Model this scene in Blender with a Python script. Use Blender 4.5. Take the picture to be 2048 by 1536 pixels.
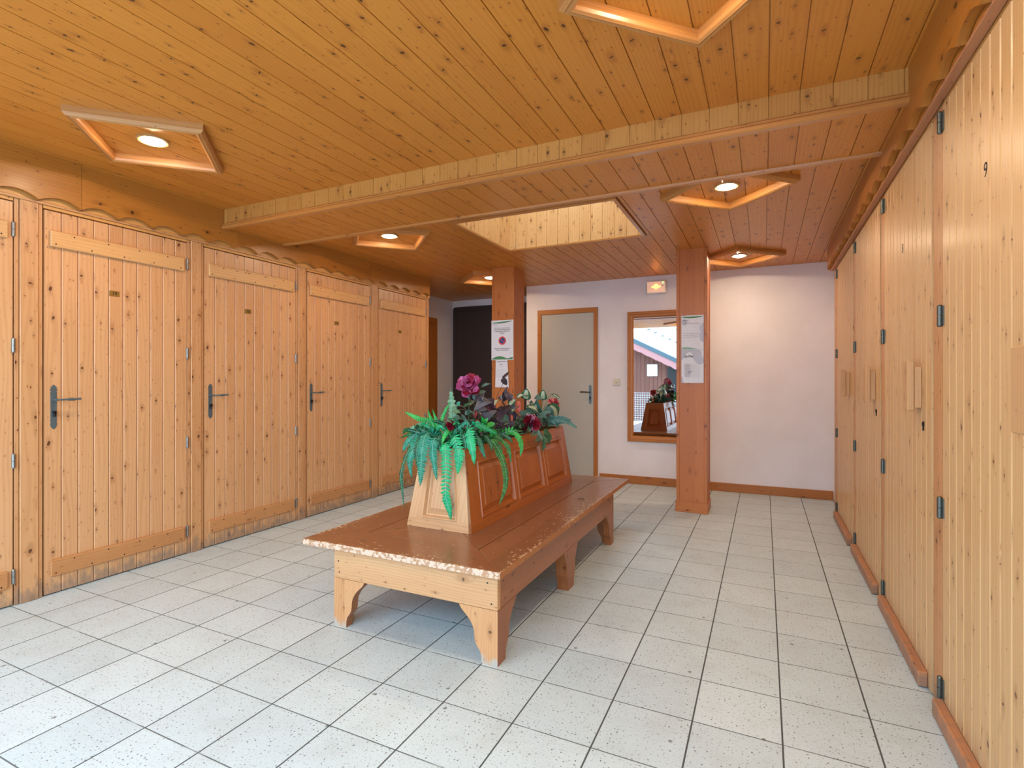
import bpy, math, random
from mathutils import Vector, Matrix, noise as mnoise
R_ = math.radians
scene = bpy.context.scene
col = scene.collection
for o in list(bpy.data.objects): bpy.data.objects.remove(o)

# ------------------------------------------------------------ camera, sky, exposure
FPX, CX, CY, TH, CH = 1056.0, 1024.0, 760.4, 0.4452, 1.25
cam = bpy.data.cameras.new('camera'); camo = bpy.data.objects.new('camera', cam); col.objects.link(camo)
cam.sensor_fit = 'HORIZONTAL'; cam.sensor_width = 36.0; cam.lens = FPX/2048*36
cam.shift_y = -(768-CY)/2048; cam.clip_start = 0.02
camo.location = (0, 0, CH); camo.rotation_euler = (math.pi/2, 0, TH)
scene.camera = camo
W = bpy.data.worlds.new('overcast'); scene.world = W; W.use_nodes = True
bg = W.node_tree.nodes['Background']
bg.inputs['Color'].default_value = (0.58, 0.80, 1.0, 1); bg.inputs['Strength'].default_value = 4.6
scene.view_settings.view_transform = 'Standard'; scene.view_settings.look = 'None'
scene.view_settings.gamma = 1.0; scene.view_settings.use_curve_mapping = False
scene.view_settings.exposure = 0.6
LAMP_W = 215.0       # emission strength of the ceiling lamps
def portal(name, loc, rot, sx, sy):
    l = bpy.data.lights.new(name, 'AREA'); l.shape = 'RECTANGLE'; l.size = sx; l.size_y = sy
    l.cycles.is_portal = True
    o = bpy.data.objects.new(name, l); o.location = loc; o.rotation_euler = rot; col.objects.link(o)
portal('daylight_opening', (-1.7, -0.5, 1.27), (R_(90), 0, 0), 4.9, 2.54)
portal('daylight_skylight', (-1.56, 4.04, 3.42), (0, 0, 0), 1.26, 0.98)

# ------------------------------------------------------------ names and labels
def tag(o, label=None, cat=None, group=None, kind=None):
    if label: o['label'] = label
    if cat: o['category'] = cat
    if group: o['group'] = group
    if kind: o['kind'] = kind
    return o
def empty(name, loc=(0, 0, 0), rz=0):
    o = bpy.data.objects.new(name, None); o.empty_display_size = 0.05
    o.location = loc; o.rotation_euler = (0, 0, rz); col.objects.link(o); return o
def kids(o): return [c for c in bpy.data.objects if c.parent == o]
def copy_tree(o, parent=None):
    c = o.copy(); col.objects.link(c)
    if parent: c.parent = parent
    for ch in kids(o): copy_tree(ch, c)
    return c
def ray(u, v):
    a = (u-CX)/FPX; b = (CY-v)/FPX; c, s = math.cos(TH), math.sin(TH)
    return Vector((a*c-s, a*s+c, b))
def atY(u, v, y):
    r = ray(u, v); return Vector((0, 0, CH))+r*(y/r.y)
def atX(u, v, x):
    r = ray(u, v); return Vector((0, 0, CH))+r*(x/r.x)

# ------------------------------------------------------------ materials
def srgb(r, g, b):
    f = lambda c: ((c/255)/12.92 if c/255 <= 0.04045 else ((c/255+0.055)/1.055)**2.4)
    return (f(r), f(g), f(b), 1)
class NT:
    def __init__(s, tree): s.t = tree
    def n(s, typ, **kw):
        nd = s.t.nodes.new(typ)
        for k, v in kw.items(): setattr(nd, k, v)
        return nd
    def l(s, a, b): s.t.links.new(a, b)
    def put(s, sock, v):
        if hasattr(v, 'is_output') or isinstance(v, bpy.types.NodeSocket): s.l(v, sock)
        elif v is not None: sock.default_value = v
    def m(s, op, a, b=None, c=None, clamp=False):
        nd = s.n('ShaderNodeMath', operation=op, use_clamp=clamp)
        s.put(nd.inputs[0], a)
        if b is not None: s.put(nd.inputs[1], b)
        if c is not None: s.put(nd.inputs[2], c)
        return nd.outputs[0]
    def mix(s, f, a, b, blend='MIX'):
        nd = s.n('ShaderNodeMix', data_type='RGBA', blend_type=blend)
        s.put(nd.inputs[0], f); s.put(nd.inputs[6], a); s.put(nd.inputs[7], b)
        return nd.outputs[2]
    def xyz(s, x, y, z=0.0):
        nd = s.n('ShaderNodeCombineXYZ'); s.put(nd.inputs[0], x); s.put(nd.inputs[1], y); s.put(nd.inputs[2], z)
        return nd.outputs[0]
    def sep(s, v):
        nd = s.n('ShaderNodeSeparateXYZ'); s.l(v, nd.inputs[0]); return nd.outputs
    def noise(s, vec, scale=1.0, detail=2.0, rough=0.5, dist=0.0):
        nd = s.n('ShaderNodeTexNoise'); s.l(vec, nd.inputs['Vector'])
        nd.inputs['Scale'].default_value = scale; nd.inputs['Detail'].default_value = detail
        nd.inputs['Roughness'].default_value = rough; nd.inputs['Distortion'].default_value = dist
        return nd.outputs['Fac']
    def step(s, v, a, b, smooth=True):
        nd = s.n('ShaderNodeMapRange', interpolation_type='SMOOTHSTEP' if smooth else 'LINEAR')
        s.put(nd.inputs[0], v); s.put(nd.inputs[1], a); s.put(nd.inputs[2], b)
        nd.inputs[3].default_value = 0; nd.inputs[4].default_value = 1
        return nd.outputs[0]
def pine_group():
    g = bpy.data.node_groups.new('pine_grain', 'ShaderNodeTree')
    I = g.interface
    for nm, tp, dv in (('Light', 'NodeSocketColor', (.6, .4, .2, 1)), ('Dark', 'NodeSocketColor', (.4, .2, .1, 1)), ('Knot', 'NodeSocketColor', (.1, .04, .01, 1)),
                       ('Width', 'NodeSocketFloat', .1), ('Offset', 'NodeSocketFloat', 0.), ('KnotSize', 'NodeSocketFloat', .011), ('KnotRate', 'NodeSocketFloat', .5), ('Seed', 'NodeSocketFloat', 0.)):
        s = I.new_socket(nm, in_out='INPUT', socket_type=tp); s.default_value = dv
    I.new_socket('Color', in_out='OUTPUT', socket_type='NodeSocketColor')
    I.new_socket('Height', in_out='OUTPUT', socket_type='NodeSocketFloat')
    T = NT(g); gi = T.n('NodeGroupInput').outputs; go = T.n('NodeGroupOutput')
    uv = T.n('ShaderNodeUVMap'); uv.uv_map = 'UVMap'
    su = T.sep(uv.outputs[0]); u, v = su[0], su[1]
    oi = T.n('ShaderNodeObjectInfo').outputs['Random']
    idx = T.m('FLOOR', T.m('DIVIDE', T.m('SUBTRACT', u, gi['Offset']), gi['Width']))
    key = T.m('ADD', T.m('ADD', idx, T.m('MULTIPLY', oi, 57.0)), gi['Seed'])
    wn = T.n('ShaderNodeTexWhiteNoise', noise_dimensions='1D'); T.l(key, wn.inputs['W'])
    rnd = wn.outputs['Value']
    vv = T.m('ADD', v, T.m('MULTIPLY', rnd, 41.0))
    # knots
    kv = T.xyz(T.m('MULTIPLY', u, 12.0), T.m('MULTIPLY', vv, 5.5))
    wob = T.noise(T.xyz(T.m('MULTIPLY', u, 60.0), T.m('MULTIPLY', vv, 60.0)), 1.0, 2.0)
    def knots(sc, size, rate):
        vo = T.n('ShaderNodeTexVoronoi', voronoi_dimensions='2D'); vo.inputs['Scale'].default_value = sc
        T.l(kv, vo.inputs['Vector'])
        p = T.sep(vo.outputs['Position']); c = T.sep(vo.outputs['Color']); k = T.sep(kv)
        dx = T.m('DIVIDE', T.m('SUBTRACT', k[0], p[0]), 12.0); dy = T.m('DIVIDE', T.m('SUBTRACT', k[1], p[1]), 5.5*1.0)
        dyk = T.m('MULTIPLY', T.m('ADD', dy, T.m('MULTIPLY', dx, T.m('MULTIPLY_ADD', c[1], 1.2, -0.6))), T.m('MULTIPLY_ADD', c[1], 1.5, 0.6))
        d = T.m('SQRT', T.m('ADD', T.m('MULTIPLY', dx, dx), T.m('MULTIPLY', dyk, dyk)))
        d = T.m('MULTIPLY', d, T.m('MULTIPLY_ADD', wob, 0.8, 0.6))
        on = T.m('LESS_THAN', c[0], rate)
        r = T.m('MULTIPLY', T.m('MULTIPLY', T.m('MULTIPLY_ADD', c[2], 0.9, 0.25), size), on)
        core = T.m('SUBTRACT', 1.0, T.step(d, T.m('MULTIPLY', r, 0.75), T.m('MULTIPLY_ADD', r, 1.05, 0.0002)))
        core = T.m('MULTIPLY', core, on)
        dh = T.m('SQRT', T.m('ADD', T.m('MULTIPLY', dx, dx), T.m('MULTIPLY', T.m('MULTIPLY', dy, dy), 0.15)))
        halo = T.m('MULTIPLY', T.m('SUBTRACT', 1.0, T.step(dh, T.m('MULTIPLY', r, 0.5), T.m('MULTIPLY_ADD', r, 2.6, 0.0005))), on)
        return core, halo, dx, r
    c1, h1, dx, r1 = knots(1.0, gi['KnotSize'], gi['KnotRate'])
    c2, h2, _, _ = knots(2.3, T.m('MULTIPLY', gi['KnotSize'], 0.36), gi['KnotRate'])
    # growth rings bend round the knots
    low = T.noise(T.xyz(T.m('MULTIPLY', u, 9.0), T.m('MULTIPLY', vv, 0.9), T.m('MULTIPLY', rnd, 9.0)), 1.0, 1.5)
    ph = T.m('ADD', T.m('MULTIPLY', u, T.m('MULTIPLY_ADD', rnd, 260.0, 190.0)), T.m('MULTIPLY', low, 34.0))
    ph = T.m('ADD', ph, T.m('MULTIPLY', h1, 5.0))
    ring = T.m('MULTIPLY_ADD', T.m('SINE', ph), 0.5, 0.5)
    ring = T.m('POWER', ring, 2.2)
    fine = T.noise(T.xyz(T.m('MULTIPLY', u, 420.0), T.m('MULTIPLY', vv, 7.0)), 1.0, 2.0)
    bro = T.noise(T.xyz(T.m('MULTIPLY', u, 7.0), T.m('MULTIPLY', vv, 1.3)), 1.0, 2.0)
    f = T.m('ADD', T.m('MULTIPLY', ring, 0.34), T.m('MULTIPLY', T.m('SUBTRACT', fine, 0.5), 0.5))
    f = T.m('ADD', f, T.m('MULTIPLY', T.m('SUBTRACT', rnd, 0.5), 0.42))
    f = T.m('ADD', f, T.m('MULTIPLY', T.m('SUBTRACT', bro, 0.42), 0.8), clamp=True)
    c = T.mix(f, gi['Light'], gi['Dark'])
    c = T.mix(T.m('MULTIPLY', h1, 0.55), c, T.mix(0.35, gi['Dark'], gi['Knot']))
    c = T.mix(T.m('MULTIPLY', h2, 0.35), c, gi['Dark'])
    c = T.mix(T.m('MULTIPLY', c1, 0.9), c, gi['Knot'])
    c = T.mix(T.m('MULTIPLY', c2, 0.8), c, gi['Knot'])
    T.l(c, go.inputs['Color'])
    T.l(T.m('ADD', T.m('MULTIPLY', fine, 0.5), T.m('MULTIPLY', ring, -0.25)), go.inputs['Height'])
    return g
PG = pine_group()
def new_mat(name):
    m = bpy.data.materials.new(name); m.use_nodes = True
    return m, NT(m.node_tree), m.node_tree.nodes['Principled BSDF']
def pine(name, light, dark, knot=(70, 38, 18), width=0.1, off=0.0, ksize=0.011, krate=0.5, seed=0.0, rough=0.42, coat=0.0, dirt=None, bump=0.15, chips=None):
    m, T, P = new_mat(name)
    g = T.n('ShaderNodeGroup'); g.node_tree = PG
    for k, v in (('Light', srgb(*light)), ('Dark', srgb(*dark)), ('Knot', srgb(*knot)), ('Width', width), ('Offset', off), ('KnotSize', ksize), ('KnotRate', krate), ('Seed', seed)):
        g.inputs[k].default_value = v
    c = g.outputs['Color']; rg = rough
    oc = T.n('ShaderNodeTexCoord').outputs['Object']; so = T.sep(oc)
    if dirt:      # scuffs and grime near the floor; the patches have their own ragged outline
        zmax, amount, dc = dirt
        n1 = T.noise(T.xyz(T.m('MULTIPLY', so[1], 26.0), T.m('MULTIPLY', so[2], 9.0), T.m('MULTIPLY', so[0], 20.0)), 1.0, 4.0, 0.65)
        h = T.m('SUBTRACT', 1.0, T.step(so[2], 0.0, zmax))
        k = T.m('MULTIPLY', T.step(T.m('ADD', n1, T.m('MULTIPLY', h, 0.42)), 0.62, 0.92), amount)
        c = T.mix(k, c, srgb(*dc))
    if chips:     # paint and varnish worn through to pale wood
        cc, thr, edge = chips
        n1 = T.noise(oc, 42.0, 5.0, 0.62); n2 = T.noise(oc, 3.2, 2.0)
        n1 = T.m('ADD', n1, T.m('MULTIPLY', T.m('SUBTRACT', n2, 0.5), 0.28))
        if edge:
            x0, x1, y0, y1 = edge
            dd = T.m('MINIMUM', T.m('MINIMUM', T.m('SUBTRACT', so[0], x0), T.m('SUBTRACT', x1, so[0])), T.m('MINIMUM', T.m('SUBTRACT', so[1], y0), T.m('SUBTRACT', y1, so[1])))
            e1 = T.m('SUBTRACT', 1.0, T.step(dd, 0.0, 0.02)); e2 = T.m('SUBTRACT', 1.0, T.step(dd, 0.0, 0.17))
            n1 = T.m('ADD', n1, T.m('ADD', T.m('MULTIPLY', e1, 0.10), T.m('MULTIPLY', e2, 0.07)))
        c = T.mix(T.step(n1, thr, thr+0.025), c, srgb(*cc))
    T.l(c, P.inputs['Base Color']); P.inputs['Roughness'].default_value = rg
    if coat: P.inputs['Coat Weight'].default_value = coat; P.inputs['Coat Roughness'].default_value = 0.22
    if bump:
        b = T.n('ShaderNodeBump'); b.inputs['Strength'].default_value = bump; b.inputs['Distance'].default_value = 0.001
        T.l(g.outputs['Height'], b.inputs['Height']); T.l(b.outputs[0], P.inputs['Normal'])
    return m
def plain(name, c, rough=0.5, metal=0.0, emit=None, estr=0.0, spec=0.5, var=0.0, vscale=20.0, c2=None, bump=0.0, bscale=60.0, coat=0.0, sheen=0.0):
    m, T, P = new_mat(name)
    P.inputs['Base Color'].default_value = srgb(*c); P.inputs['Roughness'].default_value = rough; P.inputs['Metallic'].default_value = metal
    P.inputs['Specular IOR Level'].default_value = spec
    if coat: P.inputs['Coat Weight'].default_value = coat
    oc = T.n('ShaderNodeTexCoord').outputs['Object']
    if c2: T.l(T.mix(T.step(T.noise(oc, vscale, 3.0), 0.35, 0.65), srgb(*c), srgb(*c2)), P.inputs['Base Color'])
    if bump:
        b = T.n('ShaderNodeBump'); b.inputs['Strength'].default_value = bump; b.inputs['Distance'].default_value = 0.003
        T.l(T.noise(oc, bscale, 4.0, 0.6), b.inputs['Height']); T.l(b.outputs[0], P.inputs['Normal'])
    if emit: P.inputs['Emission Color'].default_value = srgb(*emit); P.inputs['Emission Strength'].default_value = estr
    return m
M = {}
GREY = (92, 96, 96)
M['ceil'] = pine('pine_ceiling', (204, 132, 50), (180, 104, 32), (66, 36, 16), 0.127, 0.019, 0.0090, 0.7, 3, 0.42, 0.12)
M['beamface'] = pine('pine_beam_face', (200, 142, 72), (174, 112, 48), (74, 42, 20), 0.127, 0.019, 0.010, 0.6, 9, 0.4)
M['well'] = pine('pine_skylight_well', (232, 178, 116), (210, 150, 84), (92, 54, 28), 0.105, 0.0, 0.011, 0.7, 15, 0.42)
M['trim'] = pine('pine_trim', (196, 132, 66), (172, 106, 46), (84, 48, 24), 0.3, 0.0, 0.006, 0.4, 21, 0.35, 0.2)
M['frame'] = pine('pine_lamp_frame', (186, 130, 72), (160, 102, 50), (84, 48, 24), 0.3, 0.0, 0.006, 0.3, 22, 0.35, 0.2)
M['fascia'] = pine('pine_fascia', (176, 112, 42), (152, 90, 28), (70, 36, 16), 0.6, 0.0, 0.012, 0.22, 31, 0.42, 0.1)
M['ledge'] = pine('pine_ledge', (212, 154, 86), (188, 128, 62), (90, 50, 24), 0.3, 0.0, 0.006, 0.3, 33, 0.45)
M['door'] = pine('pine_locker_planks', (213, 160, 111), (189, 130, 82), (80, 40, 20), 0.0832, 0.0, 0.0082, 0.62, 41, 0.42, 0.1, dirt=(0.15, 0.55, GREY))
M['post'] = pine('pine_post', (205, 151, 101), (181, 122, 74), (88, 45, 22), 0.062, 0.0, 0.0105, 0.75, 47, 0.45, 0, dirt=(0.2, 0.5, GREY))
M['batten'] = pine('pine_batten', (214, 164, 108), (192, 138, 82), (92, 56, 32), 0.3, 0.0, 0.006, 0.4, 51, 0.42)
M['battenlow'] = pine('pine_batten_low', (196, 138, 86), (168, 108, 60), (84, 46, 24), 0.3, 0.0, 0.008, 0.6, 53, 0.42, dirt=None)
M['doorR'] = pine('pine_right_planks', (216, 176, 124), (196, 148, 94), (98, 54, 28), 0.0765, 0.0, 0.0075, 0.58, 61, 0.42, 0.1, dirt=(0.25, 0.3, (150, 150, 142)))
M['plinth'] = pine('pine_plinth', (186, 128, 88), (158, 98, 66), (84, 50, 34), 0.3, 0.0, 0.008, 0.4, 63, 0.5, dirt=(0.12, 0.5, (112, 104, 98)))
M['block'] = pine('pine_handle_block', (204, 160, 112), (184, 136, 92), (98, 58, 34), 0.3, 0.0, 0.006, 0.5, 65, 0.5)
M['pillar'] = pine('pine_pillar', (194, 116, 56), (170, 94, 38), (90, 44, 22), 0.14, 0.03, 0.009, 0.5, 71, 0.4, 0.08)
M['base'] = pine('pine_baseboard', (178, 110, 46), (150, 86, 32), (80, 42, 20), 0.3, 0.0, 0.012, 0.5, 75, 0.4)
M['dframe'] = pine('pine_door_frame', (184, 114, 40), (158, 88, 26), (84, 46, 20), 0.3, 0.0, 0.005, 0.3, 77, 0.4)
M['bench_side'] = pine('pine_bench_side', (160, 98, 54), (134, 74, 38), (70, 34, 16), 0.4, 0.0, 0.008, 0.45, 81, 0.35, 0.15)
M['bench_end'] = pine('pine_bench_end', (208, 160, 114), (184, 130, 84), (96, 60, 36), 0.4, 0.0, 0.010, 0.3, 83, 0.45, 0, dirt=(0.16, 0.55, (120, 112, 100)), chips=((176, 118, 78), 0.71, None))  # near end only: pale partly from wear, partly daylight put into the colour
M['bench_leg'] = pine('pine_bench_leg', (204, 150, 102), (178, 118, 74), (96, 60, 36), 0.4, 0.0, 0.008, 0.3, 85, 0.45, 0, dirt=(0.07, 0.9, (176, 170, 160)))  # near legs paler than the side wood, some of it daylight in the colour
M['bench_top'] = pine('pine_bench_top', (140, 90, 58), (114, 70, 44), (60, 36, 22), 0.14, 0.0, 0.008, 0.35, 87, 0.28, 0.3, chips=((206, 172, 136), 0.665, (-2.157, -1.012, 2.003, 4.38)))
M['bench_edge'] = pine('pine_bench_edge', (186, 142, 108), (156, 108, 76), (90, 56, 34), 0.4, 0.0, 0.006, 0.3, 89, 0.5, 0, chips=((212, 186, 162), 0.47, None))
M['bench_side_edge'] = pine('pine_bench_side_edge', (176, 112, 58), (146, 82, 40), (80, 48, 28), 0.4, 0.0, 0.006, 0.3, 90, 0.5, 0, chips=((206, 164, 118), 0.62, None))
M['plant_end'] = pine('pine_planter_end', (210, 166, 122), (188, 136, 92), (84, 56, 36), 0.14, 0.0, 0.010, 0.4, 91, 0.4, 0.1)  # near end paler than sides: part wear, part facing daylight painted into the colour
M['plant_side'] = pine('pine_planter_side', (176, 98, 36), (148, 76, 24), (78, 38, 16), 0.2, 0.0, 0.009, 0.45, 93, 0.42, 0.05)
M['chalet'] = pine('chalet_boards', (104, 58, 42), (74, 38, 28), (50, 34, 30), 0.16, 0.0, 0.006, 0.3, 95, 0.7)
M['dark'] = plain('dark_gap', (26, 20, 16), 0.9)
M['screw'] = plain('dark_screw', (42, 36, 32), 0.5, 0.5)
M['white'] = plain('white_render', (238, 233, 236), 0.85, c2=(234, 228, 230), vscale=3.0, bump=0.35, bscale=55.0)
M['greydoor'] = plain('grey_door_paint', (184, 181, 172), 0.45)
M['brownmetal'] = plain('dark_brown_door', (58, 46, 44), 0.5)
M['darkglass'] = plain('dark_door_glass', (44, 50, 58), 0.2)
M['steel'] = plain('zinc_hinge', (150, 150, 146), 0.38, 0.9)
M['steelR'] = plain('dull_hinge', (108, 112, 106), 0.42, 0.85)
M['iron'] = plain('grey_iron', (104, 120, 126), 0.42, 0.6)
M['irondark'] = plain('dark_iron', (38, 36, 36), 0.4, 0.6)
M['brass'] = plain('aged_brass_plate', (150, 112, 52), 0.4, 0.35)
M['ink'] = plain('black_ink', (26, 26, 34), 0.7)
M['inkgrey'] = plain('grey_ink', (120, 124, 136), 0.8)
M['inkline'] = plain('pale_grey_ink', (168, 172, 182), 0.8)
M['paper'] = plain('white_paper', (226, 228, 238), 0.6)
M['paper_wet'] = plain('grey_wet_paper', (186, 188, 204), 0.35)
M['green_ink'] = plain('green_print', (70, 136, 84), 0.6)
M['green_pale'] = plain('pale_green_print', (150, 186, 168), 0.6)
M['red_ink'] = plain('red_print', (214, 72, 70), 0.6)
M['blue_ink'] = plain('blue_print', (34, 72, 140), 0.6)
M['plastic'] = plain('cream_plastic', (222, 214, 196), 0.4)
M['plastic_w'] = plain('white_plastic', (224, 220, 214), 0.4)
M['led'] = plain('green_led', (120, 200, 120), 0.4, emit=(120, 255, 120), estr=2.0)
M['glow'] = plain('orange_lamp_glow', (255, 170, 90), 0.4, emit=(255, 140, 50), estr=7.0)
M['glowsoft'] = plain('lit_diffuser', (240, 215, 195), 0.5, emit=(255, 190, 150), estr=0.25)
M['lamp'] = plain('lamp_lens', (255, 240, 215), 0.4, emit=(255, 226, 190), estr=LAMP_W)
M['ring'] = plain('lamp_ring', (190, 160, 110), 0.35, 0.5)
M['soil'] = plain('dark_soil', (38, 28, 20), 0.95, c2=(60, 44, 30), vscale=40)
M['snow'] = plain('snow', (214, 218, 224), 0.85, bump=0.3, bscale=6)
M['pinkwood'] = plain('pink_bargeboard', (150, 100, 98), 0.7)
M['bluegrey'] = plain('blue_grey_metal', (58, 74, 82), 0.45, 0.3)
M['mesh'] = plain('galvanised_wire', (186, 192, 196), 0.4, 0.7)
M['concrete'] = plain('grey_render_outside', (150, 150, 150), 0.9)
M['mirror'] = plain('mirror_glass', (236, 240, 240), 0.015, 1.0)
m, T, P = new_mat('skylight_glass'); M['glass'] = m
out = m.node_tree.nodes['Material Output']
tr = T.n('ShaderNodeBsdfTransparent'); tr.inputs[0].default_value = (0.9, 0.93, 0.93, 1)
gl = T.n('ShaderNodeBsdfGlossy'); gl.inputs['Roughness'].default_value = 0.05
mx = T.n('ShaderNodeMixShader'); mx.inputs[0].default_value = 0.08
T.l(tr.outputs[0], mx.inputs[1]); T.l(gl.outputs[0], mx.inputs[2]); T.l(mx.outputs[0], out.inputs[0])
# floor tiles
TILE, TX0, TY0 = 0.2954, -0.828, 2.032
m, T, P = new_mat('speckled_floor_tiles'); M['floor'] = m
so = T.sep(T.n('ShaderNodeTexCoord').outputs['Object'])
def cell(c, o):
    t = T.m('DIVIDE', T.m('SUBTRACT', c, o), TILE); i = T.m('FLOOR', t); fr = T.m('SUBTRACT', t, i)
    e = T.m('MULTIPLY', T.m('MINIMUM', fr, T.m('SUBTRACT', 1.0, fr)), TILE); return i, e
ix, ex = cell(so[0], TX0); iy, ey = cell(so[1], TY0)
wnx = T.n('ShaderNodeTexWhiteNoise', noise_dimensions='2D'); T.l(T.xyz(ix, iy), wnx.inputs['Vector'])
wob = T.noise(T.xyz(so[0], so[1]), 6.0, 2.0)
gx = T.m('SUBTRACT', 1.0, T.step(ex, 0.0022, 0.0036)); gy = T.m('SUBTRACT', 1.0, T.step(ey, 0.0015, 0.0030))
gyf = T.m('MULTIPLY', gy, T.step(wob, 0.15, 0.45)); grout = T.m('MAXIMUM', T.m('MULTIPLY', gx, 0.95), T.m('MULTIPLY', gyf, 0.85))
base = T.mix(wnx.outputs['Value'], srgb(200, 213, 216), srgb(190, 204, 208))
base = T.mix(T.m('MULTIPLY', T.step(T.noise(T.xyz(so[0], so[1]), 5.0, 5.0, 0.65), 0.42, 0.75), 0.35), base, srgb(172, 178, 176))
sp = T.noise(T.xyz(so[0], so[1]), 150.0, 2.0, 0.5)
base = T.mix(T.m('MULTIPLY', T.step(sp, 0.62, 0.68), 0.7), base, srgb(104, 106, 104))
sp2 = T.n('ShaderNodeTexVoronoi', voronoi_dimensions='2D'); sp2.inputs['Scale'].default_value = 55.0
T.l(T.xyz(so[0], so[1]), sp2.inputs['Vector'])
c3 = T.sep(sp2.outputs['Color'])
dot = T.m('MULTIPLY', T.m('LESS_THAN', sp2.outputs['Distance'], T.m('MULTIPLY', c3[1], 0.17)), T.m('LESS_THAN', c3[0], 0.5))
base = T.mix(T.m('MULTIPLY', dot, 0.9), base, srgb(92, 94, 92))
vb = T.n('ShaderNodeTexVoronoi', voronoi_dimensions='2D'); vb.inputs['Scale'].default_value = 3.3
T.l(T.xyz(so[0], so[1]), vb.inputs['Vector']); c4 = T.sep(vb.outputs['Color'])
bd = T.m('ADD', vb.outputs['Distance'], T.m('MULTIPLY', T.noise(T.xyz(so[0], so[1]), 90.0, 2.0), 0.05))
spot = T.m('MULTIPLY', T.m('SUBTRACT', 1.0, T.step(bd, 0.035, 0.062)), T.m('LESS_THAN', c4[0], 0.4))
base = T.mix(T.m('MULTIPLY', spot, 0.8), base, srgb(78, 80, 78))
T.l(T.mix(grout, base, srgb(60, 62, 60)), P.inputs['Base Color'])
T.l(T.m('MULTIPLY_ADD', grout, 0.4, 0.42), P.inputs['Roughness'])
b = T.n('ShaderNodeBump'); b.inputs['Strength'].default_value = 0.5; b.inputs['Distance'].default_value = 0.002
T.l(T.m('SUBTRACT', 1.0, grout), b.inputs['Height']); T.l(b.outputs[0], P.inputs['Normal'])

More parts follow.
